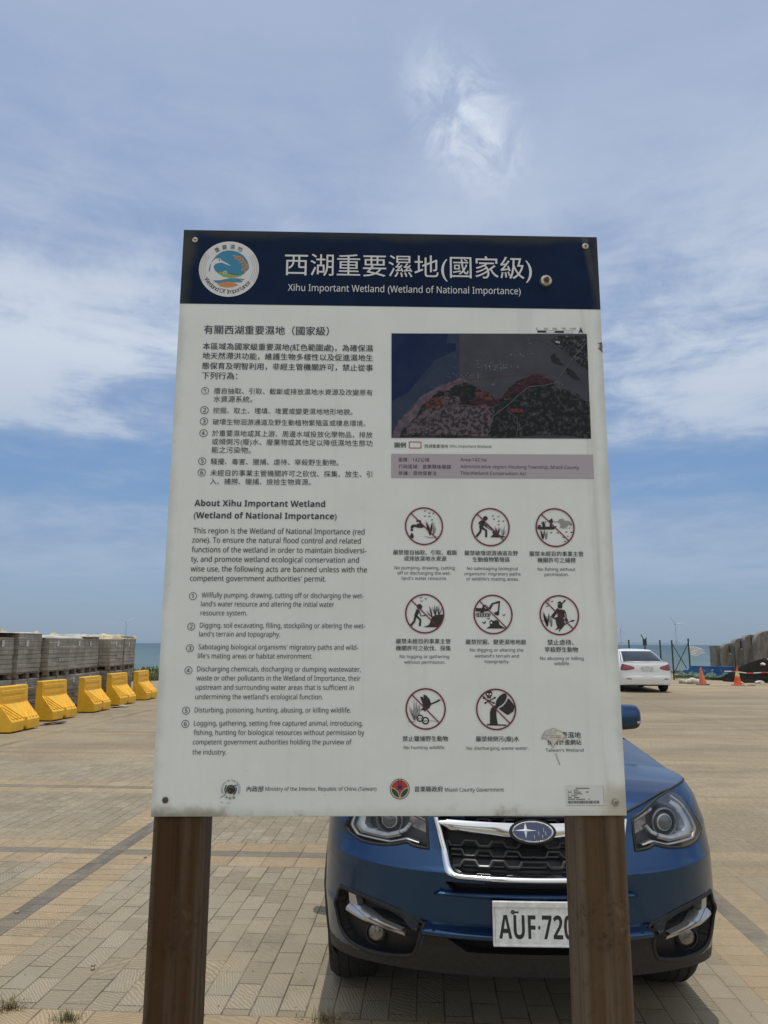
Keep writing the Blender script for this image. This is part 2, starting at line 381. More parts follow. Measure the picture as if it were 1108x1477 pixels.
# ================================================================ information board: measured print layout (0.1 mm)
TEXT=[('title_text', 'c', '西湖重要濕地(國家級)', -2303, 3042, 11228, 0, 0, 'white'),
('subtitle_text', 'l', 'Xihu Important Wetland (Wetland of National Importance)', -2220, 2782, 10628, 153, 0, 'white'),
('heading_text', 'c', '有關西湖重要濕地（國家級）', -3963, -1332, 9718, 0, 1, 'navy'),
('paragraph_text', 'c', '本區域為國家級重要濕地(紅色範圍處)，為確保濕', -3967, -395, 9346, 0, 1, 'navy'),
('paragraph_text', 'c', '地天然滯洪功能，維護生物多樣性以及促進濕地生', -3965, -394, 9133, 0, 1, 'navy'),
('paragraph_text', 'c', '態保育及明智利用，非經主管機關許可，禁止從事', -3963, -393, 8912, 0, 1, 'navy'),
('paragraph_text', 'c', '下列行為：', -3957, -3222, 8696, 0, 1, 'navy'),
('list_text#0', 'c', '①', -3954, -3797, 8368, 0, 0, 'ink'),
('list_text#0', 'c', '擅自抽取、引取、截斷或排放濕地水資源及改變原有', -3693, -397, 8367, 0, 0, 'ink'),
('list_text#0', 'c', '水資源系統。', -3694, -2892, 8189, 0, 0, 'ink'),
('list_text#1', 'c', '②', -3955, -3786, 7948, 0, 0, 'ink'),
('list_text#1', 'c', '挖掘、取土、埋填、堆置或變更濕地地形地貌。', -3691, -811, 7942, 0, 0, 'ink'),
('list_text#2', 'c', '③', -3951, -3787, 7707, 0, 0, 'ink'),
('list_text#2', 'c', '破壞生物洄游通道及野生動植物繁殖區或棲息環境。', -3688, -539, 7697, 0, 0, 'ink'),
('list_text#3', 'c', '④', -3947, -3784, 7454, 0, 0, 'ink'),
('list_text#3', 'c', '於重要濕地或其上游、周邊水域投放化學物品，排放', -3689, -392, 7453, 0, 0, 'ink'),
('list_text#3', 'c', '或傾倒污(廢)水、廢棄物或其他足以降低濕地生態功', -3685, -391, 7274, 0, 0, 'ink'),
('list_text#3', 'c', '能之污染物。', -3682, -2886, 7101, 0, 0, 'ink'),
('list_text#4', 'c', '⑤', -3943, -3785, 6862, 0, 0, 'ink'),
('list_text#4', 'c', '騷擾、毒害、獵捕、虐待、宰殺野生動物。', -3691, -1086, 6856, 0, 0, 'ink'),
('list_text#5', 'c', '⑥', -3944, -3782, 6623, 0, 0, 'ink'),
('list_text#5', 'c', '未經目的事業主管機關許可之砍伐、採集、放生、引', -3688, -395, 6617, 0, 0, 'ink'),
('list_text#5', 'c', '入、捕撈、獵捕、撿拾生物資源。', -3688, -1643, 6441, 0, 0, 'ink'),
('english_heading_text', 'l', 'About Xihu Important Wetland', -3977, -1344, 5930, 125, 2, 'navy'),
('english_heading_text', 'l', '(Wetland of National Importance)', -3979, -1108, 5681, 124, 2, 'navy'),
('english_paragraph_text', 'l', 'This region is the Wetland of National Importance (red', -3973, -540, 5374, 110, 1, 'navy'),
('english_paragraph_text', 'l', 'zone). To ensure the natural flood control and related', -3986, -616, 5187, 109, 1, 'navy'),
('english_paragraph_text', 'l', 'functions of the wetland in order to maintain biodiversi-', -3985, -501, 4992, 109, 1, 'navy'),
('english_paragraph_text', 'l', 'ty, and promote wetland ecological conservation and', -3989, -648, 4802, 108, 1, 'navy'),
('english_paragraph_text', 'l', 'wise use, the following acts are banned unless with the', -3988, -485, 4609, 108, 1, 'navy'),
('english_paragraph_text', 'l', 'competent government authorities’ permit.', -3992, -1300, 4421, 107, 1, 'navy'),
('list_text#6', 'c', '①', -3990, -3840, 4119, 0, 0, 'ink'),
('list_text#6', 'l', 'Willfully pumping, drawing, cutting off or discharging the wet-', -3746, -548, 4094, 98, 0, 'ink'),
('list_text#6', 'l', 'land’s water resource and altering the initial water', -3751, -1130, 3921, 97, 0, 'ink'),
('list_text#6', 'l', 'resource system.', -3751, -2838, 3745, 97, 0, 'ink'),
('list_text#7', 'c', '②', -3995, -3846, 3525, 0, 0, 'ink'),
('list_text#7', 'l', 'Digging, soil excavating, filling, stockpiling or altering the wet-', -3753, -512, 3505, 96, 0, 'ink'),
('list_text#7', 'l', 'land’s terrain and topography.', -3758, -2181, 3335, 96, 0, 'ink'),
('list_text#8', 'c', '③', -4000, -3852, 3108, 0, 0, 'ink'),
('list_text#8', 'l', 'Sabotaging biological organisms’ migratory paths and wild-', -3759, -645, 3088, 95, 0, 'ink'),
('list_text#8', 'l', 'life’s mating areas or habitat environment.', -3764, -1541, 2915, 95, 0, 'ink'),
('list_text#9', 'c', '④', -4005, -3857, 2687, 0, 0, 'ink'),
('list_text#9', 'l', 'Discharging chemicals, discharging or dumping wastewater,', -3765, -593, 2667, 94, 0, 'ink'),
('list_text#9', 'l', 'waste or other pollutants in the Wetland of Importance, their', -3770, -595, 2496, 94, 0, 'ink'),
('list_text#9', 'l', 'upstream and surrounding water areas that is sufficient in', -3774, -725, 2322, 93, 0, 'ink'),
('list_text#9', 'l', 'undermining the wetland’s ecological function.', -3774, -1320, 2144, 93, 0, 'ink'),
('list_text#10', 'c', '⑤', -4013, -3867, 1929, 0, 0, 'ink'),
('list_text#10', 'l', 'Disturbing, poisoning, hunting, abusing, or killing wildlife.', -3775, -777, 1896, 92, 0, 'ink'),
('list_text#11', 'c', '⑥', -4013, -3867, 1683, 0, 0, 'ink'),
('list_text#11', 'l', 'Logging, gathering, setting free captured animal, introducing,', -3776, -544, 1650, 92, 0, 'ink'),
('list_text#11', 'l', 'fishing, hunting for biological resources without permission by', -3776, -512, 1479, 91, 0, 'ink'),
('list_text#11', 'l', 'competent government authorities holding the purview of', -3780, -757, 1305, 91, 0, 'ink'),
('list_text#11', 'l', 'the industry.', -3779, -3139, 1120, 91, 0, 'ink'),
('ministry_text', 'c', '內政部', -2728, -2409, 494, 0, 1, 'ink'),
('ministry_text', 'l', 'Ministry of the Interior, Republic of China (Taiwan)', -2374, -273, 462, 69, 0, 'ink'),
('map_scale_text', 'l', '0', 3089, 3126, 9823, 44, 0, 'ink'),
('map_scale_text', 'l', '250', 3254, 3345, 9826, 44, 0, 'ink'),
('map_scale_text', 'l', '500', 3446, 3538, 9829, 44, 0, 'ink'),
('map_scale_text', 'l', '750', 3639, 3730, 9832, 44, 0, 'ink'),
('map_scale_text', 'l', '1,000', 3808, 3946, 9834, 44, 0, 'ink'),
('map_legend_heading', 'c', '圖例', 66, 294, 7244, 0, 2, 'ink'),
('map_legend_text', 'c', '西湖重要濕地', 682, 1171, 7228, 0, 0, 'ink'),
('map_legend_text', 'l', 'Xihu Important Wetland', 1201, 2067, 7207, 55, 0, 'ink'),
('area_text', 'c', '面積：142公頃', 145, 781, 6933, 0, 0, 'ink'),
('area_text', 'c', '行政區域：苗栗縣後龍鎮', 145, 1223, 6789, 0, 0, 'ink'),
('area_text', 'c', '依據：濕地保育法', 145, 928, 6650, 0, 0, 'ink'),
('area_text', 'l', 'Area:142 ha', 1422, 1959, 6915, 68, 0, 'ink'),
('area_text', 'l', 'Administrative region: Houlong Township, Miaoli County', 1420, 3881, 6771, 68, 0, 'ink'),
('area_text', 'l', 'Title:Wetland Conservation Act', 1418, 2776, 6631, 67, 0, 'ink'),
('caption_text#0', 'c', '嚴禁擅自抽取、引取、截斷', 37, 1326, 5017, 0, 1, 'ink'),
('caption_text#0', 'c', '或排放濕地水資源', 257, 1109, 4893, 0, 1, 'ink'),
('caption_text#0', 'l', 'No pumping, drawing, cutting', 66, 1274, 4677, 62, 0, 'ink'),
('caption_text#0', 'l', 'off or discharging the wet-', 128, 1196, 4572, 62, 0, 'ink'),
('caption_text#0', 'l', 'land’s water resource.', 213, 1113, 4468, 62, 0, 'ink'),
('caption_text#1', 'c', '嚴禁破壞迴游通道及野', 1475, 2559, 5012, 0, 1, 'ink'),
('caption_text#1', 'c', '生動植物繁殖區', 1636, 2391, 4883, 0, 1, 'ink'),
('caption_text#1', 'l', 'No sabotaging biological', 1522, 2544, 4672, 62, 0, 'ink'),
('caption_text#1', 'l', 'organisms’ migratory paths', 1468, 2599, 4566, 62, 0, 'ink'),
('caption_text#1', 'l', 'or wildlife’s mating areas.', 1505, 2562, 4462, 62, 0, 'ink'),
('caption_text#2', 'c', '嚴禁未經目的事業主管', 2790, 3888, 5006, 0, 1, 'ink'),
('caption_text#2', 'c', '機關許可之捕撈', 2950, 3723, 4877, 0, 1, 'ink'),
('caption_text#2', 'l', 'No fishing without', 2952, 3709, 4666, 62, 0, 'ink'),
('caption_text#2', 'l', 'permission.', 3084, 3570, 4561, 62, 0, 'ink'),
('caption_text#3', 'c', '嚴禁未經目的事業主管', 95, 1174, 3256, 0, 1, 'ink'),
('caption_text#3', 'c', '機關許可之砍伐、採集', 95, 1177, 3123, 0, 1, 'ink'),
('caption_text#3', 'l', 'No logging or gathering', 170, 1142, 2935, 59, 0, 'ink'),
('caption_text#3', 'l', 'without permission.', 259, 1062, 2826, 59, 0, 'ink'),
('caption_text#4', 'c', '嚴禁挖掘、變更濕地地貌', 1471, 2668, 3248, 0, 1, 'ink'),
('caption_text#4', 'l', 'No digging or altering the', 1552, 2611, 3064, 60, 0, 'ink'),
('caption_text#4', 'l', 'wetland’s terrain and', 1644, 2518, 2949, 60, 0, 'ink'),
('caption_text#4', 'l', 'topography.', 1834, 2327, 2844, 60, 0, 'ink'),
('caption_text#5', 'c', '禁止虐待、', 3093, 3614, 3244, 0, 1, 'ink'),
('caption_text#5', 'c', '宰殺野生動物', 3036, 3698, 3105, 0, 1, 'ink'),
('caption_text#5', 'l', 'No abusing or killing', 2935, 3798, 2907, 60, 0, 'ink'),
('caption_text#5', 'l', 'wildlife.', 3214, 3525, 2807, 60, 0, 'ink'),
('caption_text#6', 'c', '禁止獵捕野生動物', 225, 1101, 1410, 0, 1, 'ink'),
('caption_text#6', 'l', 'No hunting wildlife.', 247, 1043, 1221, 57, 0, 'ink'),
('caption_text#7', 'c', '嚴禁傾倒污(廢)水', 1638, 2477, 1406, 0, 1, 'ink'),
('caption_text#7', 'l', 'No discharging waste water.', 1456, 2651, 1208, 57, 0, 'ink'),
('caption_text#8', 'c', '要濕地', 3298, 3678, 1477, 0, 1, 'ink'),
('caption_text#8', 'c', '保育計畫網站', 3025, 3682, 1344, 0, 1, 'ink'),
('caption_text#8', 'l', 'Taiwan’s Wetland', 2986, 3720, 1172, 57, 0, 'ink'),
('county_text', 'c', '苗栗縣政府', 450, 990, 487, 0, 1, 'ink'),
('county_text', 'l', 'Miaoli County Government', 1030, 2157, 443, 69, 0, 'ink')]
PIC=[(663, 5554, 389), (2011, 5545, 395), (3333, 5545, 402), (666, 3797, 391), (2025, 3789, 392), (3351, 3781, 398), (673, 1969, 392), (2043, 1962, 393)]
EMB={'wet': (-3495, 11110, 640), 'county': (170, 492, 186), 'seal': (-3028, 487, 191)}
HEADER=[(-4508, 12016), (4488, 12009), (4474, 10316), (-4514, 10296)]
MAPQ=[(-4, 9694), (4176, 9748), (4159, 7426), (0, 7398)]
MAUVE=[(-4, 7058), (4183, 7084), (4180, 6573), (-3, 6551)]
LEG=[(369, 7316), (612, 7318), (611, 7187), (369, 7184)]
BAR=[(3112, 9809), (3304, 9812), (3496, 9815), (3684, 9818), (3877, 9821), (3110, 9761)]
ARROW=[(4054, 9901), (4103, 9756), (4049, 9789), (3997, 9755)]
STK=[(3348, 548), (4068, 547), (4050, 189), (3334, 190)]
MAPP={'land': [(165, 7413), (223, 7623), (517, 7951), (577, 8156), (874, 8398), (1270, 8556), (1568, 8643), (1784, 8521), (2078, 8380), (2193, 8250), (2354, 8343), (2458, 8530), (2700, 8678), (2984, 8828), (3222, 8789), (3437, 8667), (3728, 8484), (4038, 8282), (4161, 8201), (4161, 7437)], 'shore': [(9, 7411), (68, 7621), (282, 7908), (518, 8155), (676, 8342), (954, 8510), (1271, 8626), (1569, 8705), (1607, 8622), (1270, 8514), (893, 8345), (636, 8116), (556, 7931), (262, 7624), (173, 7413)], 'navy': [(-6, 9697), (1445, 9711), (1430, 8703), (1112, 8574), (676, 8362), (322, 7990), (48, 7581), (-10, 7411)], 'navy2': [(-6, 9697), (1197, 9707), (1162, 9495), (1362, 9489), (1360, 9329), (919, 9113), (322, 8358), (-4, 8190)], 'town': [(3391, 9592), (3558, 9734), (4176, 9735), (4168, 8865), (4031, 9010), (3819, 9217), (3605, 9404)], 'isle1': [(3378, 9232), (3481, 9296), (3575, 9150), (3630, 9025), (3531, 9045), (3394, 9127)], 'isle2': [(3689, 8984), (3787, 8943), (3940, 8778), (4016, 8675), (3839, 8735), (3703, 8838)], 'red1': [(1567, 8580), (1979, 8400), (2134, 8258), (2252, 8218), (2092, 8134), (1659, 8170), (1463, 8208), (1427, 8455)], 'orange1': [(714, 8158), (853, 8283), (1109, 8265), (1068, 8121), (871, 8057), (694, 8055)], 'orange2': [(1722, 8397), (1901, 8419), (2115, 8278), (2132, 8175), (1976, 8235), (1819, 8274)], 'dark1': [(1448, 8537), (1627, 8581), (1744, 8500), (1780, 8335), (1659, 8190), (1463, 8229)], 'grey1': [(576, 7870), (872, 8160), (1267, 8308), (1424, 8290), (1402, 8125), (1106, 8040), (830, 7833), (477, 7545), (399, 7625)], 'red3': [(2334, 8322), (2537, 8531), (2780, 8679), (3063, 8808), (3220, 8727), (3378, 8687), (3335, 8604), (2937, 8598), (2652, 8388), (2452, 8303)]}
MAPL={'road': [([(1939, 7433), (2040, 7563), (2064, 7766), (2126, 7889), (2488, 8180), (2651, 8347), (2895, 8536), (3254, 8582), (3456, 8639), (3688, 8963), (3858, 9196), (4168, 9561)], 18.666666666666664), ([(359, 7415), (711, 7669), (869, 7874), (1146, 8061), (1461, 8126), (1697, 8088), (1974, 8132)], 13.33333333333333), ([(2585, 7440), (2631, 7651), (2617, 7854), (2405, 8015)], 13.33333333333333), ([(3010, 9628), (3249, 9568), (3525, 9403), (3759, 9237), (3952, 9051), (4168, 8865)], 10.666666666666666), ([(3456, 8639), (3688, 8484), (4037, 8261), (4170, 8221)], 10.666666666666666), ([(3426, 8398), (3519, 8234), (3614, 8112)], 7.999999999999999), ([(1588, 8622), (1824, 8563), (2078, 8401), (2193, 8250)], 10.666666666666666), ([(2334, 8322), (2458, 8551), (2782, 8742), (3004, 8828)], 7.999999999999999), ([(3411, 9571), (3537, 9721)], 7.999999999999999), ([(3641, 9299), (4175, 9710)], 7.999999999999999)], 'redline': [([(557, 8074), (617, 8198), (893, 8386), (1270, 8576), (1569, 8692), (1906, 8709), (2464, 8779), (3004, 8849), (3263, 8832), (3457, 8689)], 7.999999999999999), ([(557, 8074), (635, 8042), (1106, 8060), (1462, 8167), (1697, 8109), (2132, 8155), (2373, 8322), (2695, 8512), (3099, 8684), (3457, 8668)], 7.999999999999999)]}
BOLTS=[(-4244, 11760, 67), (4231, 11772, 78), (3335, 10939, 139), (-4244, 299, 58), (4291, 244, 67), (-3020, 487, 79)]
SCRAP=[(2909, 1406), (2985, 1550), (3146, 1609), (3303, 1550), (3388, 1448), (3314, 1381), (3208, 1364), (3123, 1237), (3084, 1364), (2963, 1423)]
CORNERS=[(-4508, 12016), (4488, 12009), (4507, -4), (-4493, 4)]# ================================================================ information board
def ink(name, col, rough=.5): return mat(name, col, rough)
K = {'ink': ink('print_black', (.022, .022, .026)), 'navy': ink('print_navy', (.018, .022, .050)), 'white': ink('print_white', (.66, .67, .68)),
     'red': ink('print_red', (.16, .018, .040)), 'grey': ink('print_grey', (.28, .28, .29)), 'black': ink('print_silhouette', (.020, .018, .016)),
     'teal': ink('print_teal', (.02, .21, .36)), 'green': ink('print_green', (.24, .35, .09)), 'orange': ink('print_orange', (.55, .22, .055)), 'blue': ink('print_blue', (.05, .22, .36)),
     'ring': ink('print_ring', (.42, .43, .44)), 'leaf': ink('print_leaf', (.012, .085, .025)), 'crimson': ink('print_crimson', (.40, .045, .030)), 'violet': ink('print_violet', (.03, .012, .10)),
     'mauve': ink('print_mauve', (.40, .355, .40)), 'seal': ink('print_seal', (.16, .17, .27)), 'cream': ink('print_cream', (.70, .58, .48)), 'maroon': ink('print_maroon', (.13, .03, .035))}

def panel_material():
    m = bpy.data.materials.new('white_panel'); m.use_nodes = True; t = NT(m.node_tree); b = t.n['Principled BSDF']
    oc = t.new('ShaderNodeTexCoord').outputs['Object']; x, _, z = t.sep(oc)
    n1 = t.noise(oc, scale=7, detail=6, rough=.65); n2 = t.noise(oc, scale=45, detail=5, rough=.6)
    st = t.noise(t.map(oc, scale=(22, 1, .9)), scale=2.2, detail=6, rough=.6)
    c = t.mix(t.rng(n1, .3, .7), (.69, .73, .705), (.74, .775, .755))
    c = t.mix(t.mul(t.rng(st, .52, .75), .09), c, (.38, .38, .34))
    c = t.mix(t.mul(t.rng(n2, .66, .74), .22), c, (.30, .29, .25))
    edge = t.m('MINIMUM', t.m('MINIMUM', t.add(x, .45), t.sub(.45, x)), t.m('MINIMUM', z, t.sub(1.2, z)))
    em = t.rng(t.add(edge, t.mul(t.sub(n1, .5), .05)), .020, -.004)
    c = t.mix(t.mul(em, .28), c, (.24, .22, .17))
    bl = t.mul(t.rng(t.add(z, t.mul(t.sub(n2, .5), .03)), .026, .0), t.rng(t.add(n1, t.mul(t.sub(t.rng(x, -.2, -.45), .4), .20)), .42, .60))
    c = t.mix(t.mul(bl, .75), c, (.17, .15, .10))
    br = t.vm('LENGTH', t.map(t.vm('SUBTRACT', oc, (.435, 0, .025)), scale=(1, 0, 1)), out=1)
    brm = t.mul(t.rng(t.add(br, t.mul(t.sub(n1, .5), .06)), .055, .012), .55)
    c = t.mix(brm, c, (.34, .27, .16))
    rs = t.mul(t.rng(t.m('ABSOLUTE', t.sub(x, t.add(.415, t.mul(t.sub(n1, .5), .02)))), .016, .002), t.rng(st, .38, .66))
    c = t.mix(t.mul(rs, .40), c, (.38, .34, .27))
    scx = t.m('ABSOLUTE', t.sub(x, .285)); drip = t.mul(t.mul(t.rng(scx, .022, .012), t.rng(z, .93, .97)), t.rng(z, 1.04, 1.03))
    c = t.mix(t.mul(drip, .12), c, (.32, .34, .45))
    t.l.new(c, b.inputs['Base Color']); b.inputs['Roughness'].default_value = .42; b.inputs['Specular IOR Level'].default_value = .4
    t.l.new(t.bump(t.add(n2, t.mul(st, .6)), .06, .004), b.inputs['Normal'])
    return m
def header_material():
    m = bpy.data.materials.new('navy_header'); m.use_nodes = True; t = NT(m.node_tree); b = t.n['Principled BSDF']
    oc = t.new('ShaderNodeTexCoord').outputs['Object']; x, _, z = t.sep(oc)
    n1 = t.noise(oc, scale=6, detail=6, rough=.65)
    c = t.mix(t.rng(n1, .35, .7), (.0035, .012, .040), (.005, .019, .056))
    edge = t.m('MINIMUM', t.m('MINIMUM', t.add(x, .45), t.sub(.45, x)), t.sub(1.2, z))
    em = t.rng(t.add(edge, t.mul(t.sub(n1, .5), .05)), .026, .0)
    c = t.mix(t.mul(em, .75), c, (.05, .055, .05))
    dr = t.mul(t.rng(t.m('ABSOLUTE', t.sub(x, t.add(.427, t.mul(t.sub(1.17, z), .14)))), .011, .002), t.rng(z, 1.05, 1.16))
    c = t.mix(t.mul(t.mul(dr, t.rng(n1, .3, .6)), .5), c, (.11, .115, .10))
    l = t.vm('LENGTH', t.map(t.vm('SUBTRACT', oc, (-.438, 0, 1.165)), scale=(1.5, 0, .7)), out=1)
    c = t.mix(t.mul(t.rng(t.add(l, t.mul(t.sub(n1, .5), .05)), .045, .01), .55), c, (.075, .075, .06))
    t.l.new(c, b.inputs['Base Color']); b.inputs['Roughness'].default_value = .55; b.inputs['Specular IOR Level'].default_value = .10
    return m

SIGN = empty('information_sign', (.01486, 1.46300, 0.0), .0257266, label='white information board with a navy header on two brown posts, printed in Chinese and English', cat='sign')
ZB = 1.279584                      # lower edge of the board above the ground
BOARD = MB(); BOARD.box((0, .003, .6005), (.9005, .0055, 1.2012))
board = BOARD.build('board', panel_material(), SIGN, loc=(0, 0, ZB), bevel=(.0012, 2))
def lay(k): return -.0003 - .00022*k      # printed layers, a fraction of a millimetre proud of one another
def P3(x, z, k): return (x, lay(k), z)
def flat(mb, pts, k, mi=0): mb.poly([P3(a, b, k) for a, b in pts], mi)
def area(p): return sum(p[i][0]*p[(i+1) % len(p)][1]-p[(i+1) % len(p)][0]*p[i][1] for i in range(len(p)))
def ccw(p): return list(p) if area(p) > 0 else list(reversed(p))
def U(l): return [(a*1e-4, b*1e-4) for a, b in l]
def shape(mb, pts, k, mi=0): flat(mb, ccw(pts), k, mi)
def stroke(mb, pts, wd, k, mi=0, taper=1.0):
    n = len(pts); L = []; Rr = []
    for i in range(n):
        a = Vector(pts[max(0, i-1)]); c = Vector(pts[min(n-1, i+1)]); t = (c-a)
        t = t.normalized() if t.length > 0 else Vector((1, 0)); nn = Vector((-t.y, t.x))
        hw = wd/2*(1+(taper-1)*i/max(1, n-1)); p = Vector(pts[i]); L.append(p+nn*hw); Rr.append(p-nn*hw)
    for i in range(n-1): shape(mb, [tuple(Rr[i]), tuple(Rr[i+1]), tuple(L[i+1]), tuple(L[i])], k, mi)
def ringp(mb, c, r0, r1, k, mi=0, n=64, a0=0, a1=2*math.pi):
    m = n if abs(a1-a0) < 6.2 else n
    for i in range(m):
        p, q = a0+(a1-a0)*i/m, a0+(a1-a0)*(i+1)/m
        shape(mb, [(c[0]+r0*math.cos(p), c[1]+r0*math.sin(p)), (c[0]+r1*math.cos(p), c[1]+r1*math.sin(p)), (c[0]+r1*math.cos(q), c[1]+r1*math.sin(q)), (c[0]+r0*math.cos(q), c[1]+r0*math.sin(q))], k, mi)
def disc(mb, c, rx, k, mi=0, ry=None, n=40, rot=0):
    ry = rx if ry is None else ry; cr_, sr_ = math.cos(rot), math.sin(rot)
    shape(mb, [(c[0]+rx*math.cos(a)*cr_-ry*math.sin(a)*sr_, c[1]+rx*math.cos(a)*sr_+ry*math.sin(a)*cr_) for a in [2*math.pi*i/n for i in range(n)]], k, mi)

_gc = {}
def sans(s, heavy):
    """Latin letters and figures in the plain sans-serif alphabet of the built-in fonts"""
    o = ''
    for ch in s:
        if 'A' <= ch <= 'Z': o += chr((0x1D5D4 if heavy else 0x1D5A0)+ord(ch)-65)
        elif 'a' <= ch <= 'z': o += chr((0x1D5EE if heavy else 0x1D5BA)+ord(ch)-97)
        elif '0' <= ch <= '9': o += chr((0x1D7EC if heavy else 0x1D7E2)+ord(ch)-48)
        else: o += ch
    return o
def glyphs(txt, bold=0.0, heavy=False):
    txt = sans(txt, heavy)
    key = (txt, bold)
    if key in _gc: return _gc[key]
    cu = bpy.data.curves.new('tmp', 'FONT'); cu.body = txt; cu.size = 1.0; cu.resolution_u = 3; cu.offset = bold; cu.fill_mode = 'FRONT'
    o = bpy.data.objects.new('tmp', cu); COL.objects.link(o)
    dg = bpy.context.evaluated_depsgraph_get(); dg.update()
    me = bpy.data.meshes.new_from_object(o.evaluated_get(dg))
    v = np.array([q.co[:] for q in me.vertices]) if len(me.vertices) else np.zeros((0, 3)); f = [tuple(p.vertices) for p in me.polygons]
    up = [p.normal.z for p in me.polygons]; f = [q if n > 0 else tuple(reversed(q)) for q, n in zip(f, up)]
    bpy.data.objects.remove(o); bpy.data.meshes.remove(me); bpy.data.curves.remove(cu)
    _gc[key] = (v, f); return v, f
_H = glyphs('H')[0]; CAP = _H[:, 1].max() - _H[:, 1].min()
_G = glyphs('國')[0]; CJC = (_G[:, 1].max() + _G[:, 1].min())/2
SHIFT = {0: [0], 1: [-.009, .009], 2: [-.02, 0, .02]}
def text_line(mb, kind, txt, u0, u1, v, cap, bold, k, mi=0):
    lat = ord(txt[0]) < 0x2000
    vv, ff = glyphs(txt, 0.0, lat and bold == 2)
    x0, x1 = vv[:, 0].min(), vv[:, 0].max(); sx = (u1-u0)/(x1-x0)
    if kind == 'c':
        sy = sx; yc = CJC if len(txt) > 1 else (vv[:, 1].max()+vv[:, 1].min())/2
        yy = v + (vv[:, 1]-yc)*sy
    else:
        sy = cap/CAP; yy = v + vv[:, 1]*sy
    for j, sh in enumerate(SHIFT[0] if lat and bold == 2 else ([-.004, .004] if lat and bold == 1 else SHIFT[bold])):
        b = len(mb.v)
        for a, c in zip(u0+(vv[:, 0]-x0+sh)*sx, yy): mb.v.append((a, lay(k+j*.12), c))
        for q in ff: mb.f.append(tuple(b+i for i in q)); mb.mi.append(mi)
def text_arc(mb, txt, c, r, a_mid, span, size, k, mi=0, bottom=False, bold=1, squeeze=1.0):
    """letters set one by one round a circle; a_mid in degrees, the text reads clockwise on top, counter-clockwise below"""
    ws = []
    for ch in txt:
        if ch == ' ': ws.append(.30); continue
        v, _ = glyphs(ch); ws.append((v[:, 0].max()-v[:, 0].min())+.09)
    tot = sum(ws); acc = 0
    for ch, wd in zip(txt, ws):
        fpos = (acc+wd/2)/tot-.5; acc += wd
        if ch == ' ': continue
        a = R(a_mid + (span if bottom else -span)*fpos)
        v, ff = glyphs(ch); xc = (v[:, 0].max()+v[:, 0].min())/2
        px_, py_ = c[0]+r*math.cos(a), c[1]+r*math.sin(a)
        th = a - math.pi/2 if not bottom else a + math.pi/2
        b = len(mb.v)
        for q in v:
            lx, ly = (q[0]-xc)*size*squeeze, (q[1]-(.36))*size
            mb.v.append((px_+lx*math.cos(th)-ly*math.sin(th), lay(k), py_+lx*math.sin(th)+ly*math.cos(th)))
        for q in ff: mb.f.append(tuple(b+i for i in q)); mb.mi.append(mi)

mb = MB(); hp = U(HEADER); flat(mb, ccw([(-.4502, 1.0300), (.4502, 1.0310), (.4502, 1.2008), (-.4502, 1.2008)]), 0)
mb.build('header_panel', header_material(), board)
blocks = {}
for nm, kd, txt, u0, u1, v, cap, bold, col in TEXT: blocks.setdefault((nm, col), []).append((kd, txt, u0*1e-4, u1*1e-4, v*1e-4, cap*1e-4, bold))
for (nm, col), ls in blocks.items():
    mb = MB()
    for kd, txt, u0, u1, v, cap, bold in ls: text_line(mb, kd, txt, u0, u1, v, cap, bold, 3)
    mb.build(nm.split('#')[0], K[col], board)

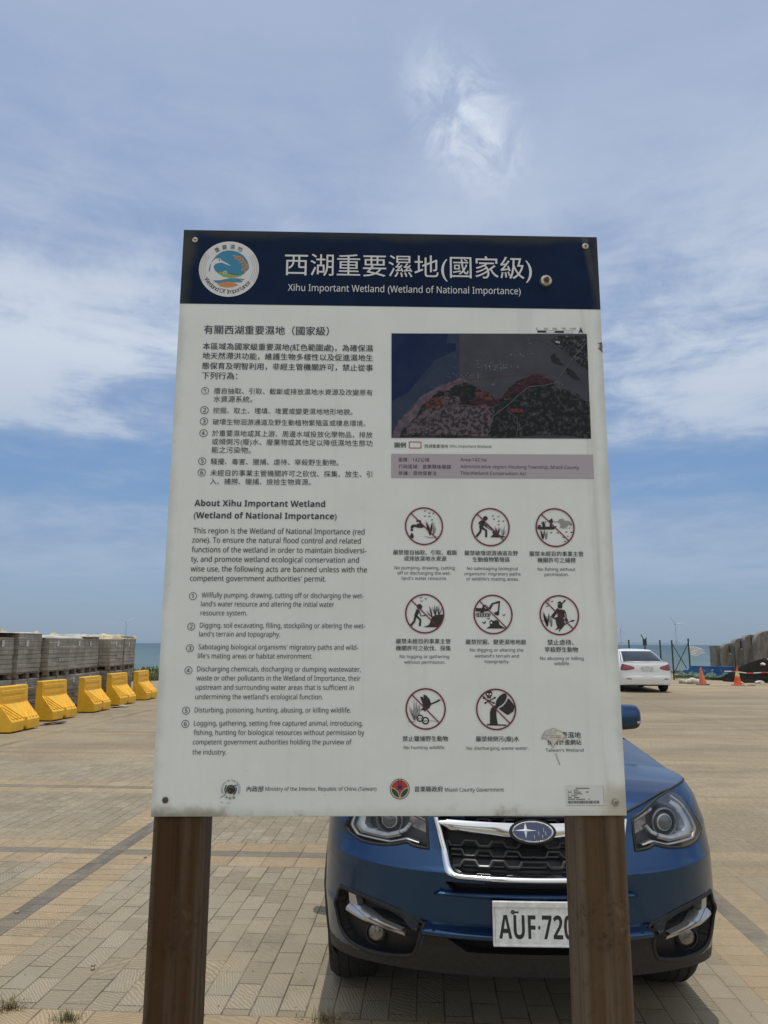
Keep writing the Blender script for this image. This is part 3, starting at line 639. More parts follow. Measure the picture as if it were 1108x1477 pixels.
# --- the eight prohibition pictograms (outlines in units of the ring radius)
def bird(mb, x, y, s, k, flip=1):
    shape(mb, [(x-.9*s*flip, y+.45*s), (x-.35*s*flip, y+.30*s), (x, y-.05*s), (x+.45*s*flip, y+.55*s), (x+.95*s*flip, y+.62*s), (x+.55*s*flip, y-.1*s), (x+.1*s*flip, y-.55*s), (x-.5*s*flip, y-.1*s)], k)
def blades(mb, bx, by, lst, wd, k, mi=0):
    for tx, ty in lst:
        mx, my = (bx+tx)/2+(tx-bx)*.12, (by+ty)/2
        stroke(mb, [(bx, by), (mx, my)], wd*.8, k, mi, 1.25); stroke(mb, [(mx, my), (tx, ty)], wd, k, mi, .15)
def pict(i):
    cx, cy, r = [q*1e-4 for q in PIC[i]]
    mb = MB(); C = lambda l, c, s: [(cx+(a-c[0])/s*r, cy+(c[1]-b)/s*r) for a, b in l]
    o = (0, 0); s = 1; kk = 3
    def S(l, mi=0, k=3): shape(mb, C(l, o, s), k, mi)
    def L(l, wd, mi=0, k=3, tp=1.0): stroke(mb, C(l, o, s), wd/s*r, k, mi, tp)
    def D(c, a, mi=0, k=3, b=None, rot=0):
        q = C([c], o, s)[0]; disc(mb, q, a/s*r, k, mi, None if b is None else b/s*r, 24, rot)
    def Bd(l, sz=13):
        for a, b in l: q = C([(a, b)], o, s)[0]; bird(mb, q[0], q[1], sz/s*r, 3)
    def Bl(b, l, wd, mi=0):
        q = C([b], o, s)[0]; blades(mb, q[0], q[1], C(l, o, s), wd/s*r, 3, mi)
    if i == 0:
        o, s = (239, 222), 180
        S([(112,245),(115,225),(126,210),(150,207),(170,209),(174,199),(195,196),(195,182),(165,181),(164,170),(186,164),(200,164),(213,171),(212,182),(206,183),(206,197),(225,199),(237,212),(237,230),(222,238),(172,238),(168,230),(150,230),(139,234),(136,245)])
        S([(113,249),(136,249),(136,269),(113,269)]); S([(125,283),(138,303),(144,321),(137,335),(123,339),(110,330),(107,314),(115,298)])
        Bd([(248,77),(290,97),(327,100),(247,127),(289,130),(313,162)])
        Bl((296,306), [(256,170),(268,182),(284,205),(318,178),(308,195)], 13); Bl((326,306), [(322,190),(346,205),(333,175),(352,235)], 9, 1)
        L([(242,319),(300,327),(370,318)], 4, 1); L([(262,330),(310,334),(345,330)], 3, 1)
    elif i == 1:
        o, s = (863, 230), 182
        D((818,147), 22); S([(775,168),(800,163),(813,180),(808,205),(795,225),(790,243),(762,243),(758,222),(768,200),(764,196),(762,206),(752,204),(757,182)])
        L([(776,236),(768,275),(730,322)], 21); L([(785,235),(824,264),(821,326)], 20); L([(790,178),(820,205),(915,283)], 7); L([(804,190),(832,236)], 9); L([(803,215),(875,262)], 6)
        S([(860,326),(890,297),(878,272),(905,262),(925,285),(962,310),(1004,318),(990,327)])
        Bd([(890,125),(940,130),(898,155),(942,173),(985,173),(940,207)]); Bl((930,300), [(905,220),(918,235),(945,222),(955,240)], 9); Bl((978,312), [(965,230),(998,215),(985,240),(1012,255),(992,262)], 8, 1)
    elif i == 2:
        o, s = (672, 400), 312
        S([(388,402),(402,388),(560,384),(640,384),(705,374),(672,410),(650,430),(420,434),(394,420)])
        D((622,268), 15); S([(572,292),(600,272),(632,282),(642,320),(618,345),(622,384),(586,384),(598,318),(575,306)]); L([(630,285),(668,312),(722,304)], 8)
        D((490,318), 16); S([(470,335),(512,332),(520,384),(472,384)]); L([(474,345),(452,330),(470,312)], 9); L([(510,340),(528,318),(512,300)], 8); D((430,372), 20, b=14); D((408,374), 12)
        S([(720,302),(745,268),(780,258),(812,268),(836,292),(890,290),(925,318),(945,352),(935,372),(895,348),(862,386),(800,408),(752,392),(764,345)], 1)
        for a, b in ((770,405),(830,408),(880,410),(925,405)): L([(a-25,b+6),(a,b-10),(a+20,b+12)], 5, 1)
        for a, b, q in ((607,482,20),(710,485,18),(850,468,18),(930,472,22),(800,553,18),(820,615,20),(868,535,16)): D((a,b), q, b=7, rot=-.25*((a//10) % 3-1)); 
        D((928,340), 10, 0); Bl((472,585), [(440,440),(455,450),(500,440)], 22); Bl((524,585), [(505,450),(548,450),(530,460)], 20, 1)
    elif i == 3:
        o, s = (247, 230), 187
        D((198,165), 26); L([(186,193),(172,225),(160,255)], 34, tp=.85); L([(190,200),(213,252),(266,245)], 9); L([(160,250),(148,302),(114,343)], 20); L([(166,250),(206,287),(199,347)], 20)
        S([(232,356),(285,336),(303,300),(308,275),(335,248),(365,240),(429,234),(431,260),(415,315),(377,357)])
        Bl((318,265), [(263,200),(292,155),(306,172)], 10); Bl((348,246), [(322,160),(342,142),(364,152)], 9); Bl((380,242), [(366,160),(384,148),(402,195),(412,172)], 8)
        Bd([(210,80),(257,90),(218,112)], 14)
    elif i == 4:
        o, s = (887, 237), 187
        S([(724,178),(786,178),(792,152),(816,145),(840,163),(852,206),(802,210),(796,220),(770,220),(766,210),(724,210)]); D((820,172), 11, 2, 4)
        S([(842,182),(876,132),(942,110),(957,116),(957,126),(892,142),(864,192)]); S([(944,110),(957,112),(944,238),(930,240)]); S([(893,222),(934,206),(946,236),(932,248),(908,240)]); L([(880,152),(855,190)], 5)
        L([(735,225),(850,225)], 6); L([(735,258),(850,258)], 6); L([(735,225),(722,241),(735,258)], 6); L([(850,225),(863,241),(850,258)], 6)
        for q in (745,768,793,818,842): D((q,242), 9)
        S([(818,369),(856,346),(852,302),(870,287),(890,300),(915,288),(936,296),(946,332),(1002,369)]); D((868,315), 9, 2, 4)
        Bd([(990,243),(842,278)], 17); Bd([(800,315)], 24)
    elif i == 5:
        o, s = (465, 412), 322
        D((482,268), 40); S([(438,228),(452,200),(478,190),(498,195),(512,215),(520,234),(482,222)]); L([(345,452),(450,312)], 52, tp=.8); L([(505,240),(565,178)], 18); D((562,180), 14)
        S([(430,345),(470,322),(540,325),(568,352),(580,400),(582,455),(606,500),(596,522),(556,480),(548,440),(532,450),(536,520),(553,548),(592,528),(584,548),(545,568),(510,612),(452,674),(443,662),(468,622),(378,656),(430,604),(412,560),(402,492),(368,458),(440,440)])
        L([(545,565),(625,515)], 11); S([(618,520),(662,488),(716,490),(688,514)]); L([(555,380),(560,460)], 6, 2, 4)
        Bl((265,590), [(200,355),(225,380),(250,430),(290,400)], 26); Bl((330,595), [(298,378),(318,420),(345,440)], 24, 1); L([(180,492),(230,520),(270,600)], 9, 1)
        Bd([(300,180),(352,195),(292,230),(270,270)], 24)
    elif i == 6:
        o, s = (240, 230), 182
        S([(222,104),(246,113),(275,145),(288,182),(345,156),(356,148),(383,150),(352,170),(290,194),(272,225),(246,240),(231,257),(226,242),(192,243),(216,218),(211,180),(190,126),(216,124),(223,152)])
        for (a, b, q) in ((188,312,32),(238,333,33)):
            e = C([(a, b)], o, s)[0]; ringp(mb, e, q*.62/s*r, q/s*r, 4, 0, 20); disc(mb, e, q*.62/s*r, 3, 2)
            L([(a-18,b-4),(a-8,b+8),(a+4,b-6),(a+16,b+8)], 7, 0, 5)
        Bl((140,330), [(92,205),(108,225),(125,240),(135,150),(160,165),(178,195)], 14, 1); Bl((180,290), [(150,175),(188,185)], 10, 1); L([(85,340),(150,345)], 5, 1); L([(270,330),(335,340)], 4, 1)
    else:
        o, s = (866, 237), 182
        D((915,155), 70, b=34, rot=R(50)); S([(980,138),(1037,208),(1022,255),(972,287),(950,276),(888,230),(930,208),(962,170)])
        S([(808,372),(811,262),(822,228),(850,204),(888,200),(900,206),(868,238),(868,300),(880,372)]); S([(780,364),(955,370),(952,380),(782,377)])
        D((805,100), 31); S([(788,118),(823,118),(821,141),(790,141)]); D((793,104), 8, 2, 4); D((818,104), 8, 2, 4); L([(805,116),(805,124)], 6, 2, 4)
        for q in ([(770,182),(856,136)], [(758,140),(846,182)]):
            L(q, 9)
            for e in q: D(e, 9)
    K3 = [K['black'], K['grey'], bpy.data.materials['white_panel'], K['red']]
    ringp(mb, (cx, cy), r*.925, r, 6, 3, 72); dq = r*.955*math.cos(R(45))
    stroke(mb, [(cx-dq, cy+dq), (cx+dq, cy-dq)], r*.058, 6, 3)
    mb.build('pictogram', K3, board)
for i in range(8): pict(i)

# --- wetland emblem in the header
cx, cy, r = [q*1e-4 for q in EMB['wet']]
mb = MB(); E = lambda l: [(cx+(a-560)/462*r, cy+(538-b)/430*r) for a, b in l]
disc(mb, (cx, cy), r, 1, 0, n=72)
for q in (.80, .86, .92, .965):
    for a0, a1 in ((145, 208), (-28, 35)): ringp(mb, (cx, cy), r*(q-.008), r*(q+.008), 2, 1, 20, R(a0), R(a1))
for pts, c in (([(272,480),(300,410),(360,330),(440,270),(520,250),(600,250),(690,270),(770,320),(830,390),(862,460),(868,530),(800,605),(690,640),(600,625),(470,582),(385,600),(340,560),(322,500),(350,462),(400,448),(445,440),(520,470),(606,498),(520,445),(440,405),(425,380),(400,373),(350,378),(310,410)], 2),
               ([(382,600),(470,573),(580,602),(680,626),(800,608),(745,652),(600,682),(480,662)], 3),
               ([(320,720),(430,716),(560,686),(680,680),(812,692),(760,745),(650,748),(560,738),(400,765),(352,748)], 5), ([(640,688),(720,700),(790,728),(800,706),(730,690)], 0),
               ([(385,775),(470,750),(560,744),(650,754),(722,785),(640,816),(540,828),(450,812)], 4), ([(268,470),(252,540),(256,592),(266,590),(280,470)], 5)):
    shape(mb, E(pts), 2 if c != 4 else 3, c)
for a, b, th in ((640,338,-20),(668,372,-160),(690,345,-25),(715,395,-150),(725,355,-40),(750,430,-150),(770,385,-60),(790,430,-60),(775,475,-140),(815,470,-65),(800,520,-130),(835,510,-75),(845,470,-90),(770,540,-120),(810,570,-110)):
    e = E([(a, b)])[0]; disc(mb, e, r*.068, 3, 4, r*.028, 12, R(th))
e = E([(505, 597)])[0]; disc(mb, e, r*.062, 4, 0); ringp(mb, e, r*.022, r*.04, 5, 2, 16); disc(mb, e, r*.012, 5, 2)
e = E([(405, 400)])[0]; disc(mb, e, r*.026, 4, 6, n=12)
text_arc(mb, '重要濕地', (cx, cy), r*.80, 93, 76, r*.185, 4, 6, False, 2)
text_arc(mb, 'Wetland Of Importance', (cx, cy), r*.815, 266, 122, r*.205, 4, 6, True, 1, .95)
mb.build('wetland_emblem', [K['white'], K['ring'], K['teal'], K['green'], K['orange'], K['blue'], K['ink']], board)

# --- county emblem, ministry seal
cx, cy, r = [q*1e-4 for q in EMB['county']]
mb = MB(); E = lambda l: [(cx+(a-532)/355*r, cy+(578-b)/385*r) for a, b in l]
disc(mb, (cx, cy), r, 3, 0, n=48); disc(mb, (cx, cy), r*.93, 4, 1, n=48); disc(mb, (cx, cy), r*.87, 5, 2, n=48)
for sgn in (1, -1):
    X_ = lambda l: E([(532+(a-532)*sgn, b) for a, b in l])
    shape(mb, X_([(225,520),(290,530),(370,570),(450,650),(500,740),(522,880),(532,920),(430,900),(330,840),(260,750),(225,640)]), 6, 1)
    shape(mb, X_([(232,545),(290,552),(360,592),(435,665),(483,750),(505,880),(500,900),(430,880),(345,825),(275,740),(235,640)]), 7, 3)
for l in ([(462,205),(495,205),(495,440),(540,440),(540,470),(460,470),(475,440),(475,230)], [(610,205),(575,205),(575,440),(530,440),(530,470),(610,470),(595,440),(595,230)], [(430,470),(640,470),(640,500),(590,500),(590,540),(650,590),(610,600),(535,560),(455,600),(420,590),(480,540),(480,500),(430,500)]): shape(mb, E(l), 7, 4)
mb.build('county_emblem', [K['maroon'], K['cream'], K['crimson'], K['leaf'], K['violet']], board)
cx, cy, r = [q*1e-4 for q in EMB['seal']]
mb = MB()
text_arc(mb, 'MINISTRY OF THE INTERIOR', (cx, cy), r*.86, 90, 236, r*.27, 3, 0, False, 0)
text_arc(mb, '內政部', (cx, cy), r*.84, 270, 74, r*.30, 3, 1, True, 2)
ringp(mb, (cx, cy), r*.50, r*.60, 3, 1, 20, R(-60), R(25)); ringp(mb, (cx, cy), r*.52, r*.62, 3, 1, 20, R(135), R(215))
mb.build('ministry_seal', [K['seal'], K['navy']], board)
mb = MB(); st = [(-.0190, -.0145), (-.0115, -.0105), (-.0075, -.004), (-.0068, .003), (-.004, .0065)]
stroke(mb, [(cx+a, cy+b) for a, b in st], .0011, 4); stroke(mb, [(cx+.004, cy+.006), (cx+.013, cy+.0085)], .0024, 4, 0, .4); stroke(mb, [(cx-.018, cy-.021), (cx-.014, cy-.0245)], .0006, 4); stroke(mb, [(cx-.007, cy-.0245), (cx, cy-.0238)], .0006, 4)
ringp(mb, (cx, cy), .004, .0085, 4, 0, 18, R(-30), R(200))
mb.build('dried_sealant', mat('sealant', (.10, .095, .075), .8, var=.5, vscale=120), board)

# --- aerial map, legend, scale bar, mauve table
def map_mat(nm, a, b, sc, lo=.35, hi=.65):
    return mat(nm, a, .38, col2=b, vscale=sc, lo=lo, hi=hi)
MM = [map_mat('map_grey_water', (.054, .058, .078), (.068, .070, .088), 20), map_mat('map_land', (.014, .019, .020), (.085, .076, .082), 95, .46, .72), map_mat('map_shore', (.15, .105, .145), (.075, .07, .09), 60),
      map_mat('map_sea_edge', (.022, .040, .080), (.035, .050, .085), 25), map_mat('map_deep_sea', (.007, .018, .068), (.012, .026, .075), 14), map_mat('map_town', (.020, .022, .026), (.10, .095, .11), 130, .5, .62),
      map_mat('map_island', (.016, .017, .024), (.03, .03, .035), 50), map_mat('map_red_zone', (.062, .028, .036), (.026, .018, .024), 120), map_mat('map_orange_zone', (.12, .048, .042), (.036, .024, .028), 130, .42, .6),
      map_mat('map_woods', (.010, .016, .017), (.022, .028, .026), 60), map_mat('map_sheds', (.125, .098, .120), (.030, .029, .034), 120, .42, .58), ink('map_road', (.105, .095, .11)), ink('map_red_line', (.17, .035, .050)), ink('map_white', (.34, .33, .36)), ink('map_red_text', (.32, .06, .085))]
def jag(pts, amp, it=3, seed=1):
    rj = random.Random(seed); pts = list(pts)
    for q in range(it):
        o_ = []
        for i in range(len(pts)):
            a, b = pts[i], pts[(i+1) % len(pts)]; d_ = math.hypot(b[0]-a[0], b[1]-a[1]); o_.append(a)
            if d_ > .004: k_ = rj.gauss(0, amp)*min(d_, .03); o_.append(((a[0]+b[0])/2-(b[1]-a[1])/d_*k_, (a[1]+b[1])/2+(b[0]-a[0])/d_*k_))
        pts = o_
    return pts
def clampmap(pts):
    o_ = []; tl, tr, br, bl_ = U(MAPQ)
    for a, b in pts:
        if b < bl_[1]+.0045: b = bl_[1]+(br[1]-bl_[1])*(a-bl_[0])/(br[0]-bl_[0])
        re_ = br[0]+(tr[0]-br[0])*(b-br[1])/(tr[1]-br[1]); o_.append((max(bl_[0], re_ if a > re_-.004 else a), min(b, tl[1])))
    return o_
mb = MB(); quad = U(MAPQ); flat(mb, ccw(quad), 1, 0)
MX = lambda px_, py_: (mxa+(px_-17)/1050*(mxb-mxa), mzb-(py_-58)/560*(mzb-mza))
mxa, mza = min(p[0] for p in quad), min(p[1] for p in quad); mxb, mzb = max(p[0] for p in quad), max(p[1] for p in quad)
MAPP['mauve_land'] = [(a*1e4, b*1e4) for a, b in [MX(*q) for q in [(75,606),(115,545),(205,475),(300,448),(380,446),(450,455),(520,446),(560,475),(548,530),(520,606)]]]
for k, (nm, mi) in enumerate([('navy', 3), ('navy2', 4), ('land', 1), ('shore', 2), ('mauve_land', 10), ('town', 5), ('isle1', 6), ('isle2', 6), ('grey1', 10), ('red1', 7), ('dark1', 9), ('red3', 7), ('orange1', 8), ('orange2', 8)]): shape(mb, clampmap(jag(U(MAPP[nm]), 0 if nm in ('navy', 'navy2', 'town') else .10, 3, k)), 2+k*.35, mi)
for l, wd in MAPL['road']: stroke(mb, U(l), wd*1e-4, 7, 11)
for l, wd in MAPL['redline']: stroke(mb, U(l), wd*1e-4*.8, 7.6, 12)
def inpoly(px_, py_, poly):
    c = False; n = len(poly); j = n-1
    for i in range(n):
        if (poly[i][1] > py_) != (poly[j][1] > py_) and px_ < (poly[j][0]-poly[i][0])*(py_-poly[i][1])/(poly[j][1]-poly[i][1])+poly[i][0]: c = not c
        j = i
    return c
rs = random.Random(3)
def speck(a, b, s, mi, k=7.2):
    th = rs.uniform(0, 3.1); w_, h_ = s*rs.uniform(.6, 1.6), s*rs.uniform(.25, .7); cc, ss = math.cos(th), math.sin(th)
    shape(mb, [(a+x*cc-y*ss, b+x*ss+y*cc) for x, y in ((-w_, -h_), (w_, -h_*.6), (w_*.8, h_), (-w_*.7, h_*.8))], k, mi)
MX = lambda px_, py_: (mxa+(px_-17)/1050*(mxb-mxa), mzb-(py_-58)/560*(mzb-mza))
for (x0, y0, sx, sy, n, s) in ((520,240,55,14,70,.0007),(600,245,50,8,45,.0008),(455,292,28,8,34,.0008),(700,182,32,6,16,.0008),(745,110,14,22,10,.0006),(360,285,20,16,12,.0007),(550,335,18,10,16,.0006),(480,318,50,5,16,.0005),(400,180,60,60,6,.0004)):
    for _ in range(n): a, b = MX(rs.gauss(x0, sx), rs.gauss(y0, sy)); speck(a, b, s, 13)
land = U(MAPP['land']); town = U(MAPP['town'])
for _ in range(900):
    a, b = MX(rs.uniform(60, 1060), rs.uniform(330, 610))
    if inpoly(a, b, land) and rs.random() < (.8 if abs((a-mxa)/(mxb-mxa)-.62) < .12 or (a-mxa)/(mxb-mxa) < .36 else .25): speck(a, b, rs.uniform(.0004, .0009), rs.choice([11, 11, 10, 13]))
for _ in range(150):
    a, b = MX(rs.uniform(865, 1062), rs.uniform(66, 262))
    if inpoly(a, b, town): speck(a, b, rs.uniform(.0005, .001), rs.choice([11, 10, 13]))
for _ in range(60):
    a, b = MX(rs.gauss(905, 16), rs.gauss(330, 12)); speck(a, b, .0006, rs.choice([13, 8]))
a, b = MX(642, 472); c_, d_ = MX(708, 472); text_line(mb, 'c', '西湖溪', a, c_, b, 0, 1, 8, 14)
shape(mb, [MX(896, 100), MX(920, 103), MX(918, 114), MX(894, 110)], 8, 13)
mb.build('map_print', MM, board)
mb = MB(); lg = U(LEG); lo = ccw([(lg[0][0], lg[2][1]), (lg[1][0], lg[2][1]), (lg[1][0], lg[0][1]), (lg[0][0], lg[0][1])])
for i in range(4): stroke(mb, [lo[i], lo[(i+1) % 4]], .0016, 2)
mb.build('map_legend_box', ink('legend_red', (.34, .05, .085)), board); mb = MB(); b0 = U(BAR); zt, zb_ = b0[0][1], b0[5][1]
for i in range(4):
    xa, xb = b0[i][0], b0[i+1][0]
    if i % 2 == 0: shape(mb, [(xa, zb_), (xb, zb_), (xb, zt), (xa, zt)], 2, 1)
    else:
        for l in ([(xa, zb_), (xb, zb_)], [(xa, zt), (xb, zt)], [(xb, zb_), (xb, zt)]): stroke(mb, l, .0005, 2, 1)
shape(mb, U(ARROW)[:3], 2, 1); shape(mb, [U(ARROW)[0], U(ARROW)[2], U(ARROW)[3]], 2.3, 1)
mb.build('map_scale_bar', [K['ink'], K['ink']], board)
mb = MB(); flat(mb, ccw(U(MAUVE)), 1); mb.build('area_table', K['mauve'], board)

# --- property sticker with its bar code, torn paper scrap, bolts
sk = U(STK); xa, xb = sk[0][0], sk[1][0]; za, zb2 = sk[2][1], sk[0][1]
mb = MB(); shape(mb, [(xa, za), (xb, za), (xb, zb2), (xa, zb2)], 1, 0)
for l in ([(xa, za), (xb, za)], [(xb, za), (xb, zb2)]): stroke(mb, l, .0005, 2, 2)
W_, H_ = xb-xa, zb2-za
x = xa+.04*W_
while x < xa+.87*W_:
    bw = rs.choice([.006, .009, .014])*W_; shape(mb, [(x, za+.09*H_), (x+bw, za+.09*H_), (x+bw, za+.24*H_), (x, za+.24*H_)], 2, 1); x += bw+rs.choice([.006, .010])*W_
for j, (y_, segs) in enumerate(((.86, [(.26, .62)]), (.77, [(.05, .07), (.13, .15), (.21, .33)]), (.67, [(.05, .15), (.21, .38), (.53, .61)]), (.58, [(.05, .07), (.14, .16), (.21, .43)]), (.49, [(.05, .08), (.14, .27)]), (.40, [(.05, .15), (.21, .34)]), (.31, [(.05, .23), (.26, .50), (.59, .63)]))):
    for a, b in segs:
        x = xa+a*W_
        while x < xa+b*W_: shape(mb, [(x, za+(y_-.025)*H_), (x+.014*W_, za+(y_-.025)*H_), (x+.014*W_, za+(y_+.03)*H_), (x, za+(y_+.03)*H_)], 2, 1); x += .021*W_
mb.build('property_sticker', [ink('sticker_white', (.64, .66, .64), .35), K['ink'], K['grey']], board)
mb = MB(); sc_ = U(SCRAP); flat(mb, ccw(sc_), 5, 0)
stroke(mb, [(sc_[7][0]+.004, sc_[7][1]-.009), (sc_[7][0]+.008, sc_[7][1]-.021), (sc_[7][0]+.0125, sc_[7][1]-.031)], .0006, 4, 1); stroke(mb, [(sc_[7][0]+.006, sc_[7][1]-.009), (sc_[7][0]+.010, sc_[7][1]-.021), (sc_[7][0]+.013, sc_[7][1]-.031)], .0006, 4, 1)
for a, b, c_ in ((.08, .62, .58), (.22, .54, .45)):
    xs0, xs1 = sc_[0][0], sc_[4][0]; zz0 = sc_[7][1]; hh = sc_[2][1]-sc_[7][1]
    stroke(mb, [(xs0+(a+.12)*(xs1-xs0), zz0+b*hh), (xs0+.80*(xs1-xs0), zz0+b*hh)], .0010, 6, 1)
for i in range(len(sc_)):
    stroke(mb, [sc_[i], ((sc_[i][0]+sc_[(i+1) % len(sc_)][0])/2+rs.uniform(-.001, .001), (sc_[i][1]+sc_[(i+1) % len(sc_)][1])/2), sc_[(i+1) % len(sc_)]], .0006, 6, 1)
mb.build('paper_scrap', [mat('stained_paper', (.54, .53, .475), .9, var=.2, vscale=90), mat('scrap_edge', (.24, .21, .165), .9, var=.3, vscale=100)], board)

steel = mat('bolt_steel', (.42, .39, .33), .38, metal=.9, var=.35, vscale=180, bump=.2, bscale=300)
rust = mat('bolt_rust', (.10, .055, .030), .8, var=.4, vscale=200)
dullbolt = mat('bolt_dull', (.085, .080, .066), .55, metal=.5, var=.4, vscale=150)
for i, bb in enumerate(BOLTS):
    cx, cy, r = [q*1e-4 for q in bb]; r = max(r, .0058); mb = MB(); big_ = i in (2, 5)
    if big_: mb.lathe([(0, -.013), (r*.28, -.013), (r*.32, -.006), (r*.5, -.0085), (r*.86, -.0062), (r, -.001), (r, 0)][::-1], (cx, 0, cy), 'Y', 28); mb.lathe([(r*.36, -.0125), (r*.34, -.014), (.0001, -.0145)], (cx, 0, cy), 'Y', 6, 1)
    else: mb.lathe([(.0001, -.0040), (r*.45, -.0042), (r*.85, -.0032), (r, -.0010), (r, 0)][::-1], (cx, -.0005, cy), 'Y', 24); mb.box((cx, -.0047, cy), (r*.95, .0009, r*.16), 1); mb.box((cx, -.00475, cy), (r*.16, .0009, r*.95), 1)
    mb.build('bolt', [dullbolt if i in (3, 5) else steel, rust], board, smooth=True, angle=40)
mb = MB()
for _ in range(26):
    a = rs.uniform(0, 6.28); q = rs.uniform(.3, 1)*.018
    disc(mb, (.4505-.004+rs.gauss(0, .002), .945+rs.gauss(0, .0045)), rs.uniform(.0012, .0028), 2, 0, rs.uniform(.001, .002), 8)
mb.build('mud_spot', mat('mud', (.25, .20, .13), .9, var=.3, vscale=200), board)

# --- the posts
def post_material(nm, base, dust, amt):
    m = bpy.data.materials.new(nm); m.use_nodes = True; t = NT(m.node_tree); b = t.n['Principled BSDF']
    oc = t.new('ShaderNodeTexCoord').outputs['Object']; x, y, z = t.sep(oc)
    st = t.noise(t.map(oc, scale=(60, 60, 1.2)), scale=1.0, detail=6, rough=.62, dist=.3); st2 = t.noise(t.map(oc, scale=(14, 14, .9)), scale=1.0, detail=6, rough=.6, dist=.4)
    n1 = t.noise(oc, scale=11, detail=7, rough=.68, dist=.4); n2 = t.noise(oc, scale=70, detail=5, rough=.65)
    c = t.mix(t.rng(st, .35, .68), base, tuple(q*.62 for q in base))
    dm = t.mul(t.m('MAXIMUM', t.mul(t.rng(st2, .42, .68), .75), t.mul(t.rng(n1, .5, .74), .6)), amt)
    dm = t.m('MAXIMUM', dm, t.mul(t.rng(t.m('ABSOLUTE', x), .030, .044), t.mul(t.rng(st, .3, .6), .55)))
    c = t.mix(dm, c, dust); c = t.mix(t.mul(t.rng(t.noise(oc, scale=26, detail=7, rough=.72), .55, .72), .55), c, tuple(q*.45 for q in base))
    c = t.mix(t.mul(t.rng(n2, .64, .72), t.mul(t.rng(n1, .5, .6), .75)), c, (.040, .022, .013))
    band = t.mul(t.rng(t.m('ABSOLUTE', t.sub(z, t.add(1.06, t.mul(n1, .06)))), .055, .03), t.rng(n2, .50, .66))
    c = t.mix(t.mul(band, .6), c, (.050, .028, .016))
    t.l.new(c, b.inputs['Base Color']); b.inputs['Roughness'].default_value = .75; b.inputs['Specular IOR Level'].default_value = .12
    t.l.new(t.bump(t.add(t.mul(st, .5), t.mul(n2, .6)), .22, .003), b.inputs['Normal'])
    return m
def post(x, mt):
    mb = MB(); mb.box((0, 0, 1.2), (.094, .110, 2.4))
    o = mb.build('post', mt, SIGN, loc=(x, .0066+.055, 0.0), bevel=(.014, 5), smooth=False); return o
post(-.4020, post_material('brown_post', (.060, .033, .015), (.155, .118, .082), .70))
post(.4040, post_material('dusty_brown_post', (.090, .058, .031), (.200, .160, .116), .85))
# ================================================================ cars
rubber = mat('tyre_rubber', (.018, .018, .018), .85, var=.3, vscale=30, bump=.2, bscale=80)
glassdark = mat('tinted_glass', (.012, .016, .020), .06, spec=.6)
blackpl = mat('black_plastic', (.012, .012, .013), .55, var=.3, vscale=60)
greypl = mat('dark_grey_plastic', (.013, .013, .014), .6, var=.3, vscale=80, bump=.08, bscale=500)
chrome = mat('chrome', (.78, .79, .80), .12, metal=1.0)
silver = mat('silver_trim', (.50, .50, .49), .32, metal=.75)
darkchrome = mat('dark_chrome', (.20, .205, .21), .22, metal=.9)
alloy = mat('alloy', (.42, .43, .44), .35, metal=.9)
lampglass = bpy.data.materials.new('lamp_cover_glass'); lampglass.use_nodes = True
_t = NT(lampglass.node_tree); _t.n.clear()
_tr = _t.new('ShaderNodeBsdfTransparent'); _tr.inputs[0].default_value = (.93, .95, .96, 1); _gl = _t.new('ShaderNodeBsdfGlossy'); _gl.inputs['Roughness'].default_value = .03
_lw = _t.new('ShaderNodeLayerWeight'); _lw.inputs[0].default_value = .22; _mx = _t.new('ShaderNodeMixShader')
_t.l.new(_t.add(_t.mul(_lw.outputs[0], .20), .03), _mx.inputs[0]); _t.l.new(_tr.outputs[0], _mx.inputs[1]); _t.l.new(_gl.outputs[0], _mx.inputs[2])
_t.l.new(_mx.outputs[0], _t.new('ShaderNodeOutputMaterial').inputs[0])

def paint(nm, col, metal, rough=.34):
    m = bpy.data.materials.new(nm); m.use_nodes = True; t = NT(m.node_tree); b = t.n['Principled BSDF']
    oc = t.new('ShaderNodeTexCoord').outputs['Object']; _, _, z = t.sep(oc)
    n = t.noise(oc, scale=5, detail=7, rough=.65); dust = t.mul(t.rng(n, .4, .75), t.rng(z, .80, .30, .0, .10))
    fl = t.noise(oc, scale=900, detail=1)
    c = t.mix(t.rng(fl, .35, .65), tuple(q*.85 for q in col), tuple(min(1, q*1.15) for q in col))
    t.l.new(t.mix(dust, c, (.20, .17, .13)), b.inputs['Base Color'])
    t.l.new(t.sub(metal, t.mul(dust, metal)), b.inputs['Metallic']); t.l.new(t.add(t.mul(dust, .5), rough), b.inputs['Roughness'])
    b.inputs['Coat Weight'].default_value = .35; t.l.new(t.add(t.mul(n, .08), .02), b.inputs['Coat Roughness'])
    return m

